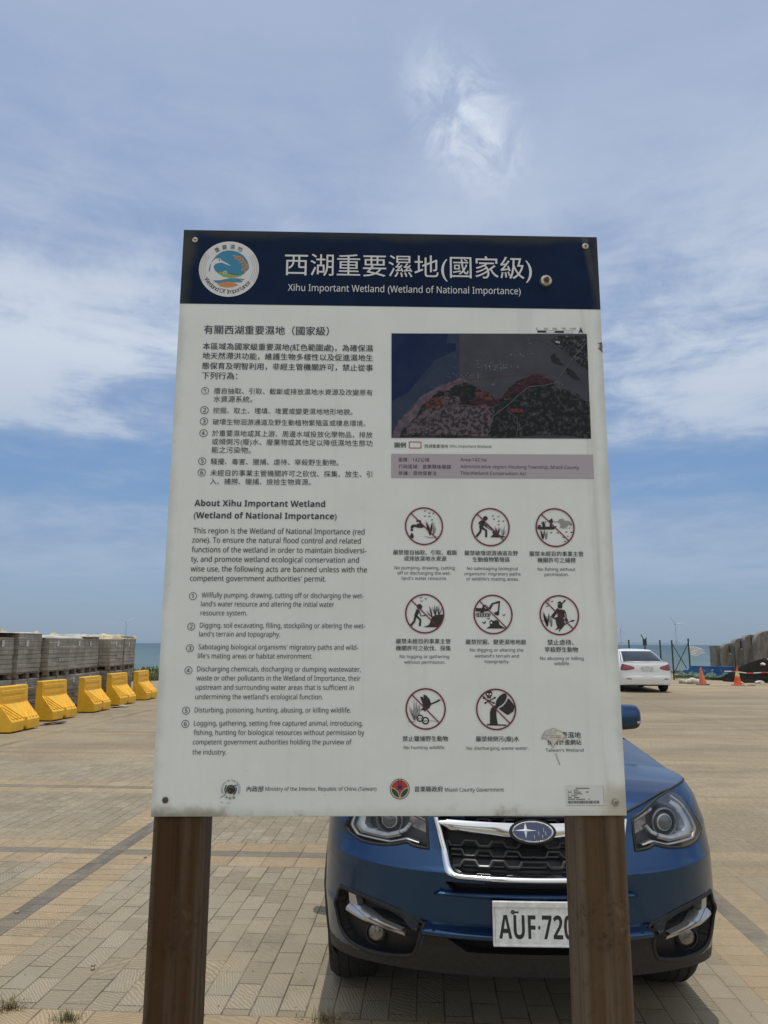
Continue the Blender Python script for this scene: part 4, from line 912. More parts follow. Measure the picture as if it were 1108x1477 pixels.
class Shell:
    """car body lower shell: a closed plan curve stacked over height; y runs from the nose (0) to the tail, x is the car's width"""
    def __init__(s, W, Lg, Nf, Y0, Nr, Y1, proff, profr, profs, zbot, ztop, nf, ns, nr):
        s.W, s.Lg = W, Lg; s.pf, s.pr, s.ps = [np.array(q, float) for q in (proff, profr, profs)]
        s.zb, s.zt = zbot, ztop
        th = np.linspace(0, math.pi/2, 4000)
        fx, fy = W*np.sin(th)**(2/Nf), Y0*(1-np.cos(th)**(2/Nf))
        rx, ry = W*np.sin(th)**(2/Nr), Lg-Y1*(1-np.cos(th)**(2/Nr))
        sy = np.linspace(Y0, Lg-Y1, 500); sx = W + .012*np.sin((sy-Y0)/(Lg-Y1-Y0)*math.pi)
        def rs_(x, y, n):
            a = np.concatenate([[0], np.cumsum(np.hypot(np.diff(x), np.diff(y)))]); q = np.linspace(0, a[-1], n); return np.interp(q, a, x), np.interp(q, a, y)
        A, B, C = rs_(fx, fy, nf), rs_(sx, sy, ns), rs_(rx[::-1], ry[::-1], nr)
        s.hx = np.concatenate([A[0], B[0][1:], C[0][1:]]); s.hy = np.concatenate([A[1], B[1][1:], C[1][1:]])
        s.fine = (np.concatenate([fx, sx[1:], rx[::-1][1:]]), np.concatenate([fy, sy[1:], ry[::-1][1:]])); s.nfine = len(fx)
        n = len(s.hx)
        s.X = np.concatenate([s.hx, -s.hx[-2:0:-1]]); s.Y = np.concatenate([s.hy, s.hy[-2:0:-1]])
        s.nh = n
    def normals(s, X, Y, closed=True):
        if closed: tx, ty = np.roll(X, -1)-np.roll(X, 1), np.roll(Y, -1)-np.roll(Y, 1)
        else: tx, ty = np.gradient(X), np.gradient(Y)
        l = np.hypot(tx, ty)+1e-12; return ty/l, -tx/l
    def inward(s, nx, ny, z):
        wf, wr = np.clip(-ny, 0, 1)**2, np.clip(ny, 0, 1)**2; ws = 1-wf-wr
        f = lambda p: np.interp(z, p[:, 0], p[:, 1])
        return wf*f(s.pf)+wr*f(s.pr)+ws*f(s.ps)
    def front(s, x, z, off=0.0):
        """point on the front (by plan x, height z), off = outwards"""
        fx, fy = s.fine; a = abs(x); i = int(np.searchsorted(fx[:s.nfine], a)); i = max(1, min(s.nfine-2, i))
        tx, ty = fx[i+1]-fx[i-1], fy[i+1]-fy[i-1]; l = math.hypot(tx, ty); nx, ny = ty/l, -tx/l
        t = (a-fx[i-1])/max(1e-9, fx[i]-fx[i-1]); yy = fy[i-1]+(fy[i]-fy[i-1])*min(1, max(0, t))
        d = float(s.inward(np.array([nx]), np.array([ny]), np.array([z]))[0]) - off
        sg = 1 if x >= 0 else -1
        return Vector((sg*(a-nx*d), yy-ny*d, z))
    def rear(s, x, z, off=0.0):
        fx, fy = s.fine; n = s.nfine; rx, ry = fx[-n:][::-1], fy[-n:][::-1]; a = abs(x)
        i = max(1, min(n-2, int(np.searchsorted(rx, a)))); tx, ty = rx[i+1]-rx[i-1], ry[i+1]-ry[i-1]; l = math.hypot(tx, ty); nx, ny = -ty/l, tx/l
        d = float(s.inward(np.array([nx]), np.array([ny]), np.array([z]))[0]) - off; sg = 1 if x >= 0 else -1
        return Vector((sg*(a-nx*d), ry[i]-ny*d, z))
    def side(s, y, z, off=0.0, sg=1):
        fx, fy = s.fine; i = max(1, min(len(fy)-2, int(np.searchsorted(fy, y)))); tx, ty = fx[i+1]-fx[i-1], fy[i+1]-fy[i-1]; l = math.hypot(tx, ty); nx, ny = ty/l, -tx/l
        d = float(s.inward(np.array([nx]), np.array([ny]), np.array([z]))[0]) - off
        return Vector((sg*(fx[i]-nx*d), y-ny*d, z))
    def build(s, nz, regions, wheels, ra, mats, parent, namefn=None):
        nx, ny = s.normals(s.X, s.Y); N = len(s.X); mb = MB()
        zb, zt = s.zb(s.X, s.Y), s.zt(s.X, s.Y); P = np.zeros((N, nz, 3)); PX = np.zeros((N, nz)); PZ = np.zeros((N, nz))
        for j in range(nz):
            z = zb+(zt-zb)*j/(nz-1); d = s.inward(nx, ny, z); PX[:, j] = s.X; PZ[:, j] = z
            P[:, j] = np.stack([s.X-nx*d, s.Y-ny*d, z], -1)
        def mask(poly, X, Z):
            X = np.abs(X); c = np.zeros(X.shape, bool); n = len(poly)
            for i in range(n):
                (xa, za), (xb, zb_) = poly[i], poly[(i+1) % n]
                if za == zb_: continue
                k = ((za > Z) != (zb_ > Z)) & (X < (xb-xa)*(Z-za)/(zb_-za)+xa); c ^= k
            return c
        isf = (s.Y < 1.0)[:, None] & np.ones((1, nz), bool)
        MI = np.zeros((N, nz), int)
        masks = []
        for poly, depth, mi in regions:
            k = mask(poly, PX, PZ) & isf; masks.append(k)
            P[..., 0] -= np.where(k, nx[:, None]*depth, 0); P[..., 1] -= np.where(k, ny[:, None]*depth, 0)
        mb.v = [tuple(p) for p in P.reshape(-1, 3)]
        fcx = (PX+np.roll(PX, -1, 0))/2; 
        for i in range(N):
            i2 = (i+1) % N
            for j in range(nz-1):
                xm = (PX[i, j]+PX[i2, j])/2; zm = (PZ[i, j]+PZ[i, j+1]+PZ[i2, j]+PZ[i2, j+1])/4; ym = (s.Y[i]+s.Y[i2])/2
                if abs(xm) > s.W*.55 and any((ym-wy)**2+(zm-wz)**2 < ra*ra for wy, wz in wheels): continue
                mi = 0
                if ym < 1.0:
                    for k_, (poly, depth, m_) in enumerate(regions):
                        kk = masks[k_]
                        if (kk[i, j] or kk[i2, j] or kk[i, j+1] or kk[i2, j+1]) if depth > 0 else kk[i, j]: mi = m_
                a = i*nz+j; b = i2*nz+j
                mb.f.append((a, b, b+1, a+1)); mb.mi.append(mi)
        s.rings = P
        return mb.build('body', mats, parent, smooth=True, angle=42)
    def cap(s, y0, y1, crown, nx_=26, crease=0.0, lip=None, wid=1.0):
        """sheet over the shell between stations y0..y1 joining its left and right top edges"""
        P = s.rings[:, -1]; rows = []
        for i in range(s.nh):
            if not (y0 <= s.hy[i] <= y1): continue
            a = P[i]; b = P[(len(P)-i) % len(P)]
            h = crown*min(1, max(0, (s.hy[i]-y0)/.95))**.8 if lip is None else crown
            row = []
            for t in np.linspace(-1, 1, nx_):
                q = Vector(b)*(1-t*wid)/2+Vector(a)*(1+t*wid)/2
                q.z += h*(1-abs(t)**2.2) - (crease*h*max(0, 1-abs(abs(t)-.55)/.16) if crease else 0)
                row.append(tuple(q))
            rows.append(row)
        mb = MB(); mb.quadstrip_grid(rows); mb.f = [tuple(reversed(q)) for q in mb.f]
        return mb

def wheel(car, x, y, r, wd, sg):
    mb = MB(); h = wd/2
    mb.lathe([(r*.66, -h), (r*.80, -h-.006), (r*.94, -h*.98), (r, -h*.72), (r, h*.72), (r*.94, h*.98), (r*.80, h+.006), (r*.66, h)], (0, 0, 0), 'X', 48)
    for k in range(4):
        q = (-.6+.4*k)*h; mb.lathe([(r+.0005, q-.004), (r+.0035, q), (r+.0005, q+.004)], (0, 0, 0), 'X', 48)
    w_ = empty('wheel', (x, y, r)); w_.parent = car
    mb.build('tyre', rubber, w_, smooth=True, angle=40)
    mb = MB(); o = sg*h
    mb.lathe([(r*.67, o*.98), (r*.63, o*.9), (r*.60, o*.35), (r*.2, o*.30), (.001, o*.30)], (0, 0, 0), 'X', 40, 1)
    for k in range(5):
        a = 2*math.pi*k/5
        for dlt in (-.13, .13):
            p0, p1 = a+dlt*.8, a+dlt*1.5; q0, q1 = r*.13, r*.63
            mb.tube([(o*.78, q0*math.cos(p0), q0*math.sin(p0)), (o*.82, (q0+q1)/2*math.cos((p0+p1)/2), (q0+q1)/2*math.sin((p0+p1)/2)), (o*.88, q1*math.cos(p1), q1*math.sin(p1))], [.022, .020, .024], 8)
    mb.lathe([(r*.67, o*.99), (r*.62, o*.93)], (0, 0, 0), 'X', 40, 0); mb.lathe([(r*.17, o*.62), (r*.16, o*.82), (.001, o*.84)], (0, 0, 0), 'X', 24, 0)
    mb.build('rim', [alloy, blackpl], w_, smooth=True, angle=40)
    return w_

def cabin(car, base, roof, zb, zr, paintm, crown=.05, n=5.0, npts=120, pillars=(), shield=.72):
    """greenhouse: base/roof = (half width, y front, y rear)"""
    th = np.linspace(0, 2*math.pi, npts, endpoint=False)
    def ring(hw, y0, y1, z, nn):
        c, s_ = np.cos(th), np.sin(th); e = 2/nn
        return np.stack([hw*np.sign(s_)*np.abs(s_)**e, (y0+y1)/2-(y1-y0)/2*np.sign(c)*np.abs(c)**e, np.full(npts, z)], -1)
    nv = 12; rings = []
    for j in range(nv):
        t = j/(nv-1); k = t+.18*math.sin(math.pi*t)*.5
        rings.append(ring(base[0]+(roof[0]-base[0])*(t**1.5), base[1]+(roof[1]-base[1])*k, base[2]+(roof[2]-base[2])*(t**1.3), zb+(zr-zb)*t, n))
    P = np.stack(rings, 1); parts = {'body': MB(), 'windshield': MB(), 'rear_window': MB(), 'side_window': MB(), 'side_window2': MB()}
    for i in range(npts):
        i2 = (i+1) % npts; x, y = (P[i, 5, 0]+P[i2, 5, 0])/2, (P[i, 5, 1]+P[i2, 5, 1])/2; L_ = base[2]-base[1]; ty = (y-base[1])/L_
        hw = (base[0]+roof[0])/2
        cosang = abs(x)/hw
        for j in range(nv-1):
            if j < 1 or j >= nv-2: key = 'body'
            elif cosang < .93 and ty < .5: key = 'windshield'
            elif cosang < .885 and ty >= .5: key = 'rear_window'
            elif any(a < ty < b for a, b in pillars): key = 'body'
            elif cosang >= .93 and .0 < ty < .97: key = 'side_window' if x > 0 else 'side_window2'
            else: key = 'body'
            mb = parts[key]; b = len(mb.v); mb.v += [tuple(P[i, j]), tuple(P[i2, j]), tuple(P[i2, j+1]), tuple(P[i, j+1])]
            mb.f.append((b, b+1, b+2, b+3)); mb.mi.append(0)
    for key, mb in parts.items():
        nm = 'cabin_frame' if key == 'body' else ('side_window' if key.startswith('side') else key)
        mb.build(nm, paintm if key == 'body' else glassdark, car, smooth=True, angle=40, recalc=True)
    mb = MB(); top = P[:, -1]; rows = []
    for k in range(13):
        q = 1-k/12; rows.append([(p[0]*q, (roof[1]+roof[2])/2+(p[1]-(roof[1]+roof[2])/2)*q, zr+crown*(1-q*q)) for p in top])
    mb.quadstrip_grid(rows, 0, closev=True); mb.build('roof', paintm, car, smooth=True, recalc=True)

# ------------------------------------------------ the blue car behind the board
BLUE = paint('blue_metallic_paint', (.026, .067, .150), .88, .25)
CX, CY, CYAW = .585, 2.955, -R(1.5)
car = empty('parked_car', (CX, CY, 0), CYAW, label='blue car parked nose-on right behind the information board', cat='car')
PF = [(.18,.13),(.36,.075),(.40,.060),(.47,.035),(.505,.012),(.512,-.004),(.53,-.010),(.545,.037),(.60,.032),(.66,.026),(.70,.021),(.735,.017),(.75,.034),(.80,.080),(.86,.104),(.93,.120),(.96,.150),(.985,.185),(1.01,.24)]
PS = [(.18,.07),(.26,.03),(.40,.012),(.52,.0),(.70,.004),(.85,.016),(.95,.05),(1.03,.10),(1.10,.15)]
PRr = [(.2,.10),(.3,.03),(.5,.0),(.7,.0),(.9,.03),(1.1,.08)]
def zb_suv(x, y): return np.interp(y, [0, .15, .4, .62, .9, 3.9, 4.3, 4.6], [.362, .352, .322, .29, .24, .26, .34, .40])
def zt_suv(x, y): 
    f = np.interp(np.abs(x), [0, .40, .66, .80, .9], [.925, .925, .984, 1.004, 1.01])
    return np.where(y < .8, np.maximum(f*np.clip(1-y/.8, 0, 1)+np.interp(y, [0, .8], [.99, 1.0])*np.clip(y/.8, 0, 1), f), np.interp(y, [.8, 1.3, 2.5, 4.6], [1.005, 1.085, 1.09, 1.10]))
S1 = Shell(.863, 4.60, 2.35, .70, 4.0, .45, PF, PRr, PS, zb_suv, zt_suv, 210, 90, 36)
HLo = [(.432,.800),(.452,.912),(.60,.966),(.718,.990),(.745,.955),(.772,.885),(.786,.830),(.755,.803),(.69,.790),(.60,.797),(.56,.806),(.525,.818),(.50,.806)]
FOGo = [(.434,.540),(.52,.566),(.60,.585),(.70,.598),(.765,.598),(.790,.585),(.800,.50),(.790,.415),(.74,.385),(.62,.388),(.50,.408),(.475,.43)]
GRo = [(0,.728),(.30,.728),(.335,.745),(.375,.83),(.405,.915),(.30,.918),(0,.918)]
SLOT = [(0,.672),(.32,.672),(.345,.700),(0,.706)]
LOW = [(0,.455),(.275,.455),(.345,.508),(0,.508)]
CLAD = [(0,.28),(.87,.28),(.87,.362),(.74,.372),(.62,.384),(.475,.42),(.430,.506),(0,.506)]
def chaikin(l, keep=(), it=2):
    kp = [l[i] for i in keep]
    for _ in range(it):
        o_ = []
        for i in range(len(l)):
            a, b = l[i], l[(i+1) % len(l)]
            if a in kp: o_.append(a)
            else: o_.append((a[0]*.75+b[0]*.25, a[1]*.75+b[1]*.25))
            if b not in kp: o_.append((a[0]*.25+b[0]*.75, a[1]*.25+b[1]*.75))
        l = o_
    return l
HLo = chaikin(HLo, (0, 1, 3, 6), 1); FOGo = chaikin(FOGo, (0,))
reg = [(CLAD, 0.0, 2), (LOW, .045, 1), (SLOT, .045, 1), (GRo, .055, 1), (FOGo, .045, 2), (HLo, .050, 1)]
WH = [(1.02, .345), (3.66, .345)]
S1.build(130, reg, WH, .385, [BLUE, blackpl, greypl], car)
hood = S1.cap(-.01, 1.32, .055, 41, .05, wid=.998); hood.build('hood', BLUE, car, smooth=True, recalc=False)
S1.cap(1.30, 4.61, .03, 12).build('deck', BLUE, car, smooth=True)
F1 = S1.front
def path_f(l, off, n=8, sg=1, closed=False):
    n = max(1, n if len(l) < 16 else 2); out = []; m = len(l) if closed else len(l)-1
    for i in range(m):
        (xa, za), (xb, zb_) = l[i], l[(i+1) % len(l)]
        for k in range(n): t = k/n; out.append(F1(sg*(xa+(xb-xa)*t), za+(zb_-za)*t, off))
    if not closed: out.append(F1(sg*l[-1][0], l[-1][1], off))
    return out
def resamp(l, n):
    l = [Vector((a, b)) for a, b in l]; d = [0]
    for i in range(len(l)-1): d.append(d[-1]+(l[i+1]-l[i]).length)
    out = []
    for k in range(n):
        q = d[-1]*k/(n-1); i = 0
        while i < len(l)-2 and d[i+1] < q: i += 1
        t = (q-d[i])/max(1e-9, d[i+1]-d[i]); out.append(l[i]+(l[i+1]-l[i])*min(1, t))
    return out
def cat(l, k=5):
    o_ = []; P_ = [l[0]]+list(l)+[l[-1]]
    for i in range(1, len(P_)-2):
        p0, p1, p2, p3 = P_[i-1:i+3]
        for j in range(k):
            t_ = j/k; o_.append(tuple(.5*(2*b_+(c_-a_)*t_+(2*a_-5*b_+4*c_-d_)*t_*t_+(3*b_-a_-3*c_+d_)*t_**3) for a_, b_, c_, d_ in zip(p0, p1, p2, p3)))
    return o_+[l[-1]]
def ribbon(mb, A, B, off, bulge=.0, n=24, m=5, sg=1, mi=0, back=.02):
    A, B = resamp(A, n), resamp(B, n); rows = []
    for i in range(n):
        row = []
        for j in range(m):
            t = j/(m-1); p = A[i]*(1-t)+B[i]*t; row.append(F1(sg*p.x, p.y, off+bulge*math.sin(math.pi*t)))
        if back: row = [F1(sg*A[i].x, A[i].y, off-back)]+row+[F1(sg*B[i].x, B[i].y, off-back)]
        rows.append([tuple(q) for q in row])
    mb.quadstrip_grid(rows, mi)
# shut line of the hood and edges
mb = MB(); top = [Vector(S1.rings[i, -1]) for i in range(S1.nh) if S1.hy[i] < .50]
mb.tube([Vector((-p.x, p.y, p.z+.001)) for p in reversed(top)]+[p+Vector((0, 0, .001)) for p in top[1:]], .0052, 6); mb.build('hood_seam', blackpl, car, smooth=True)
for sg in (1, -1):
    hl = empty('headlight'); hl.parent = car
    mb = MB(); mb.tube(path_f(HLo, -.001, 6, sg, True), .0062, 6, closed=True); mb.build('seal', blackpl, hl, smooth=True)
    mb = MB()
    ribbon(mb, [(.450,.902),(.52,.926),(.585,.950)], [(.448,.884),(.52,.908),(.580,.930)], -.026, .005, sg=sg, back=.02)
    ribbon(mb, [(.700,.962),(.732,.940),(.754,.880),(.756,.840),(.735,.818),(.62,.815),(.560,.832)], [(.684,.950),(.706,.925),(.724,.880),(.724,.856),(.71,.840),(.62,.836),(.575,.850)], -.018, .008, 40, sg=sg, back=.03)
    ribbon(mb, [(.722,.978),(.750,.940),(.772,.880),(.776,.836),(.745,.806),(.60,.803),(.535,.820),(.480,.812)], [(.714,.972),(.740,.934),(.762,.880),(.765,.840),(.74,.813),(.60,.810),(.535,.828),(.478,.818)], -.012, .003, 50, sg=sg, back=.02)
    ribbon(mb, [(.520,.880),(.545,.848),(.585,.828)], [(.534,.884),(.558,.858),(.592,.842)], -.022, .004, sg=sg, back=.03)
    mb.build('daylight_strip', silver, hl, smooth=True, angle=35)
    mb = MB(); ribbon(mb, [(.446,.878),(.545,.910)], [(.440,.842),(.535,.868)], -.034, 0, sg=sg, back=.01); mb.build('reflector', mat('reflector_panel', (.20, .16, .16), .25, metal=.7, var=.4, vscale=40), hl, smooth=True, angle=35)
    c = F1(sg*.632, .884, -.040); fwd = (F1(sg*.632, .884, .02)-F1(sg*.632, .884, -.04)).normalized(); fwd = (fwd*.45+Vector((0, -1, 0))*.75).normalized()
    rot = fwd.to_track_quat('-Y', 'Z').to_matrix()
    def put(mb_):
        mb_.v = [tuple(rot @ Vector(q)+c) for q in mb_.v]; return mb_
    mb = MB(); mb.lathe([(.056, .03), (.058, -.022), (.052, -.026), (.047, -.020), (.044, .02)], (0, 0, 0), 'Y', 32); put(mb).build('lamp_ring', darkchrome, hl, smooth=True, angle=40)
    mb = MB(); mb.lathe([(.044, .012), (.042, -.006), (.034, -.020), (.020, -.029), (.0001, -.032)], (0, 0, 0), 'Y', 32); put(mb).build('projector_lens', mat('projector_glass', (.035, .045, .055), .05, spec=.9, coat=1.0), hl, smooth=True)
    mb = MB(); mb.lathe([(.034, -.0215), (.032, -.0235), (.029, -.0245)], (0, 0, 0), 'Y', 32); put(mb).build('lens_ring', silver, hl, smooth=True)
    mb = MB(); ribbon(mb, [(.432,.800),(.445,.87),(.452,.912)], [(.49,.80),(.505,.85),(.53,.87)], -.040, 0, 8, 4, sg, 0, 0)
    ribbon(mb, [(.452,.912),(.60,.966),(.718,.990)], [(.432,.800),(.50,.806),(.525,.818),(.56,.806),(.69,.790),(.755,.803),(.786,.830),(.772,.885),(.745,.955)], .0035, .010, 30, 10, sg, 1, 0)
    mb.mi = [q for q in mb.mi]; mb.build('lens_cover', [blackpl, lampglass], hl, smooth=True)
# grille: honeycomb bars, chrome surround, wing bar, badge
gr = empty('grille'); gr.parent = car
mb = MB()
def half_at(z): return float(np.interp(z, [.728, .745, .83, .915], [.29, .325, .365, .395]))
for k, zr in enumerate((.762, .793, .824, .905)):
    hw = half_at(zr)-.008; xs = [-hw]; stp = .118; ph = (k % 2)*.059
    pts = []; x = -hw
    edges = sorted([sg_*(ph+stp*i) for i in range(0, 5) for sg_ in ((1,) if ph+stp*i == 0 else (1, -1))])
    for q in np.linspace(-hw, hw, 121):
        u = ((abs(q)+ph) % stp)/stp; lev = np.interp(u, [0, .42, .52, .90, 1.0], [0, 0, 1, 1, 0])
        pts.append(F1(q, zr+.0085*(1-lev*2), -.020))
    mb.tube(pts, .0062, 6)
    mb.tube([F1(q, zr-.012, -.040) for q in np.linspace(-hw, hw, 40)], .0045, 5)
mb.build('grille_bars', mat('grille_black', (.016, .016, .017), .35, spec=.6), gr, smooth=True, angle=40)
mb = MB(); OUT = [(.421,.918),(.392,.838),(.352,.742),(.335,.726),(.305,.716),(.15,.712),(0,.711)]; INN = [(.397,.918),(.366,.842),(.330,.758),(.316,.744),(.292,.737),(.15,.733),(0,.732)]
ribbon(mb, OUT+[(-a, b) for a, b in OUT[-2::-1]], INN+[(-a, b) for a, b in INN[-2::-1]], .010, .010, 120, 6, 1, 0, .035)
mb.build('chrome_surround', chrome, gr, smooth=True, angle=50)
mb = MB()
for sg in (1, -1): ribbon(mb, [(.400,.907),(.37,.909),(.10,.904),(.070,.904)], [(.385,.890),(.345,.872),(.10,.856),(.058,.852)], .004, .012, 24, 6, sg, 0, .035)
mb.build('chrome_wing', chrome, gr, smooth=True, angle=35)
bc = F1(0, .876, .012); tilt = Matrix.Rotation(R(-16), 3, 'X')
mb = MB()
def oval(rx, rz, y, n=48): return [(rx*math.cos(2*math.pi*i/n), y, rz*math.sin(2*math.pi*i/n)) for i in range(n)]
mb.quadstrip_grid([oval(.094, .047, .012), oval(.092, .045, -.004)], 3, closev=True); mb.poly(oval(.092, .045, -.004), 3)
mb.quadstrip_grid([oval(.081, .0395, -.003), oval(.080, .0385, -.009), oval(.077, .036, -.010), oval(.074, .0335, -.007)], 0, closev=True)
mb.poly(oval(.075, .034, -.0065), 1)
def star(x, z, sx, sz, y=-.0085):
    pts = []
    for i in range(8):
        a = math.pi/4*i; k = 1.0 if i % 2 == 0 else .20; pts.append((x+sx*k*math.cos(a), y, z+sz*k*math.sin(a)))
    for i in range(8): mb.f.append((len(mb.v)+0, len(mb.v)+1, len(mb.v)+2)); mb.mi.append(0); mb.v += [pts[i], pts[(i+1) % 8], (x, y-.003, z)]
star(-.028, .004, .044, .029)
for a, b in ((.043, .007), (.023, -.006), (.050, -.006), (.005, -.019), (.037, -.018)): star(a, b, .017, .0095)
mb.v = [tuple(tilt @ Vector(q)+bc) for q in mb.v]
mb.build('badge', [chrome, mat('badge_blue', (.010, .025, .12), .2, coat=1.0), chrome, blackpl], gr, smooth=True, angle=30, recalc=False)
mb = MB(); ribbon(mb, [(-.36,.672),(-.2,.674),(.2,.674),(.36,.672)], [(-.40,.652),(-.2,.648),(.2,.648),(.40,.652)], .004, .018, 60, 6, 1, 0, .03); mb.build('bumper_lip', BLUE, car, smooth=True, angle=50)
# fog lamp pockets
for sg in (1, -1):
    fg = empty('fog_light'); fg.parent = car
    mb = MB(); mb.tube(path_f(FOGo, -.003, 6, sg, True), .0085, 6, closed=True); mb.build('pocket_edge', greypl, fg, smooth=True)
    mb = MB(); ribbon(mb, [(.742,.546),(.510,.500)], [(.745,.523),(.508,.487)], -.002, .002, 20, 3, sg, 0, .0); ribbon(mb, [(.738,.556),(.515,.514)], [(.742,.548),(.510,.500)], -.020, .0, 20, 2, sg, 0, .0); ribbon(mb, [(.738,.556),(.515,.514)], [(.742,.546),(.510,.500)], -.004, .002, 20, 3, sg, 0, .03); ribbon(mb, [(.708,.552),(.716,.588)], [(.742,.552),(.746,.588)], -.002, .002, 6, 4, sg, 0, .03); mb.build('trim_strip', silver, fg, smooth=True, angle=35)
    c = F1(sg*.648, .462, -.028); mb = MB(); mb.lathe([(.045, .02), (.045, -.010), (.040, -.013), (.038, -.006)], tuple(c), 'Y', 28); mb.build('lamp_bezel', blackpl, fg, smooth=True, angle=40)
    mb = MB(); mb.lathe([(.038, .0), (.034, -.008), (.02, -.013), (.0001, -.015)], tuple(c), 'Y', 28); mb.build('lamp_glass', mat('fog_glass', (.17, .165, .155), .12, metal=.6, coat=1.0, var=.4, vscale=60), fg, smooth=True)
    mb = MB(); ribbon(mb, [(.455,.546),(.53,.575),(.60,.592),(.70,.604),(.78,.602)], [(.452,.522),(.52,.545),(.585,.570),(.68,.588),(.765,.590)], .003, .004, 20, 4, sg, 0, .02); mb.build('pocket_brow', greypl, fg, smooth=True, angle=35)
# plate
pl = empty('licence_plate', (.0185, -.010, .572)); pl.parent = car; pl.rotation_euler = (R(-3), 0, 0); pl.scale = (1, 1, .94); pl.location.z = .578
mb = MB(); mb.box((0, .006, 0), (.386, .012, .160)); mb.box((0, -.003, .072), (.386, .014, .022)); mb.box((0, -.001, -.0765), (.386, .010, .009))
for sx in (-1, 1): mb.box((sx*.1895, -.001, 0), (.008, .010, .16))
mb.build('plate_frame', mat('white_frame', (.72, .73, .72), .4, var=.12, vscale=30), pl, bevel=(.003, 2))
mb = MB(); mb.box((0, -.0012, -.004), (.368, .003, .136)); mb.build('plate_sheet', mat('plate_white', (.70, .73, .73), .45, var=.1, vscale=40), pl)
def text_mesh(txt, x0, x1, z0, h, y, bold=.0):
    vv, ff = glyphs(txt, bold, True); a, b = vv[:, 0].min(), vv[:, 0].max(); sx = (x1-x0)/(b-a); sz = h/CAP; m = MB()
    m.v = [(x0+(q[0]-a)*sx, y, z0+q[1]*sz) for q in vv]; m.f = list(ff); m.mi = [0]*len(ff); return m
mb = text_mesh('AUF·720', -.171, .104, -.052, .0845, -.0034, 0.0); mb.build('plate_text', K['ink'], pl)
for sx in (-.118, .118):
    mb = MB(); mb.lathe([(.008, .0), (.007, -.003), (.0001, -.004)], (sx, -.0028, .043), 'Y', 14, 0); mb.box((sx+.012, -.003, .043), (.018, .001, .006), 1)
    mb.build('plate_bolt', [dullbolt, blackpl], pl, smooth=True, angle=40)
# cabin, mirrors, wheels, arches, sills
cabin(car, (.80, 1.20, 4.52), (.575, 2.05, 4.22), 1.075, 1.665, BLUE, .045, 5.0, 160, ((.40, .425), (.70, .725), (.93, 1.0)))
for sg in (1, -1):
    mr = empty('door_mirror'); mr.parent = car
    mb = MB(); n1 = 20; rows = []
    for k in range(n1+1):
        t = k/n1; x = sg*(.85+.185*t); w_ = .075*(1-abs(2*t-1)**6)**.5*(1-.10*t)+.004; rows.append([(x, 1.96+.055*t+w_*1.0*math.cos(a)*(1.15 if math.cos(a) < 0 else .7), 1.140+w_*1.05*math.copysign(abs(math.sin(a))**.7, math.sin(a))) for a in np.linspace(0, 2*math.pi, 25)[:-1]])
    mb.quadstrip_grid(rows, 0, closev=True)
    for q, f in enumerate(mb.f):
        if sum(mb.v[i][2] for i in f)/4 < 1.096: mb.mi[q] = 1
    mb.build('mirror_shell', [BLUE, blackpl], mr, smooth=True, recalc=True)
    mb = MB(); mb.tube([(sg*.78, 1.96, 1.07), (sg*.90, 1.97, 1.10)], .028, 8); mb.build('mirror_arm', blackpl, mr, smooth=True)
    mb = MB(); mb.tube([(sg*.99, 1.925, 1.108), (sg*1.012, 1.940, 1.112), (sg*1.020, 1.97, 1.114)], .009, 6); mb.build('indicator', silver, mr, smooth=True)
    for wy, wz in WH:
        wheel(car, sg*(.855-.1125), wy, .345, .225, sg)
        mb = MB(); arc = [R(a) for a in np.linspace(-28, 208, 60)]
        P0, P1 = [], []
        rows = []
        for a in arc:
            row = []
            for rr_, of in ((.372, -.10), (.374, .006), (.385, .012), (.415, .010), (.422, -.004)):
                yy, zz = wy+rr_*math.cos(a), wz+rr_*math.sin(a)
                row.append(tuple(S1.side(min(4.45, max(.12, yy)), max(.22, zz), of, sg)))
            rows.append(row)
        mb.quadstrip_grid(rows); mb.build('arch_trim', greypl, car, smooth=True, angle=40, recalc=True)
        mb = MB(); rows = [[(sg*x_, wy+.386*math.cos(a), wz+.386*math.sin(a)) for x_ in (.45, .84)] for a in np.linspace(R(-20), R(200), 24)]
        mb.quadstrip_grid(rows); mb.poly([(sg*.45, wy+.386*math.cos(a), wz+.386*math.sin(a)) for a in np.linspace(R(-20), R(200), 24)]); mb.build('wheel_well', blackpl, car)
    mb = MB(); mb.quadstrip_grid([[tuple(S1.side(y_, z_, o_, sg)) for z_, o_ in ((.25, -.02), (.25, .010), (.34, .014), (.37, -.004))] for y_ in np.linspace(1.36, 3.2, 30)]); mb.build('sill', greypl, car, recalc=True)
    for y0, y1 in ((1.42, 2.46), (2.50, 3.42)):
        dr = empty('door'); dr.parent = car
        mb = MB(); mb.tube([S1.side(y_, z_, -.001, sg) for y_, z_ in ((y0, 1.0), (y0, .42), (y1, .42), (y1, 1.0))], .003, 5); mb.build('door_seam', blackpl, dr)
        mb = MB(); mb.tube([S1.side(y1-.22+k*.03, .90, .012+.018*math.sin(k/6*math.pi), sg) for k in range(7)], .011, 8); mb.build('handle', BLUE, dr, smooth=True)
mb = MB(); mb.box((0, 2.55, .36), (1.30, 3.5, .24)); mb.build('underbody', blackpl, car)
for sg in (1, -1):
    mb = MB(); mb.quadstrip_grid([[tuple(S1.rear(sg*x_, z_, .012)) for z_ in np.linspace(.78, 1.0, 5)] for x_ in np.linspace(.5, .86, 8)]); mb.build('tail_light', mat('tail_red', (.25, .012, .012), .15, coat=1.0), car, recalc=True)

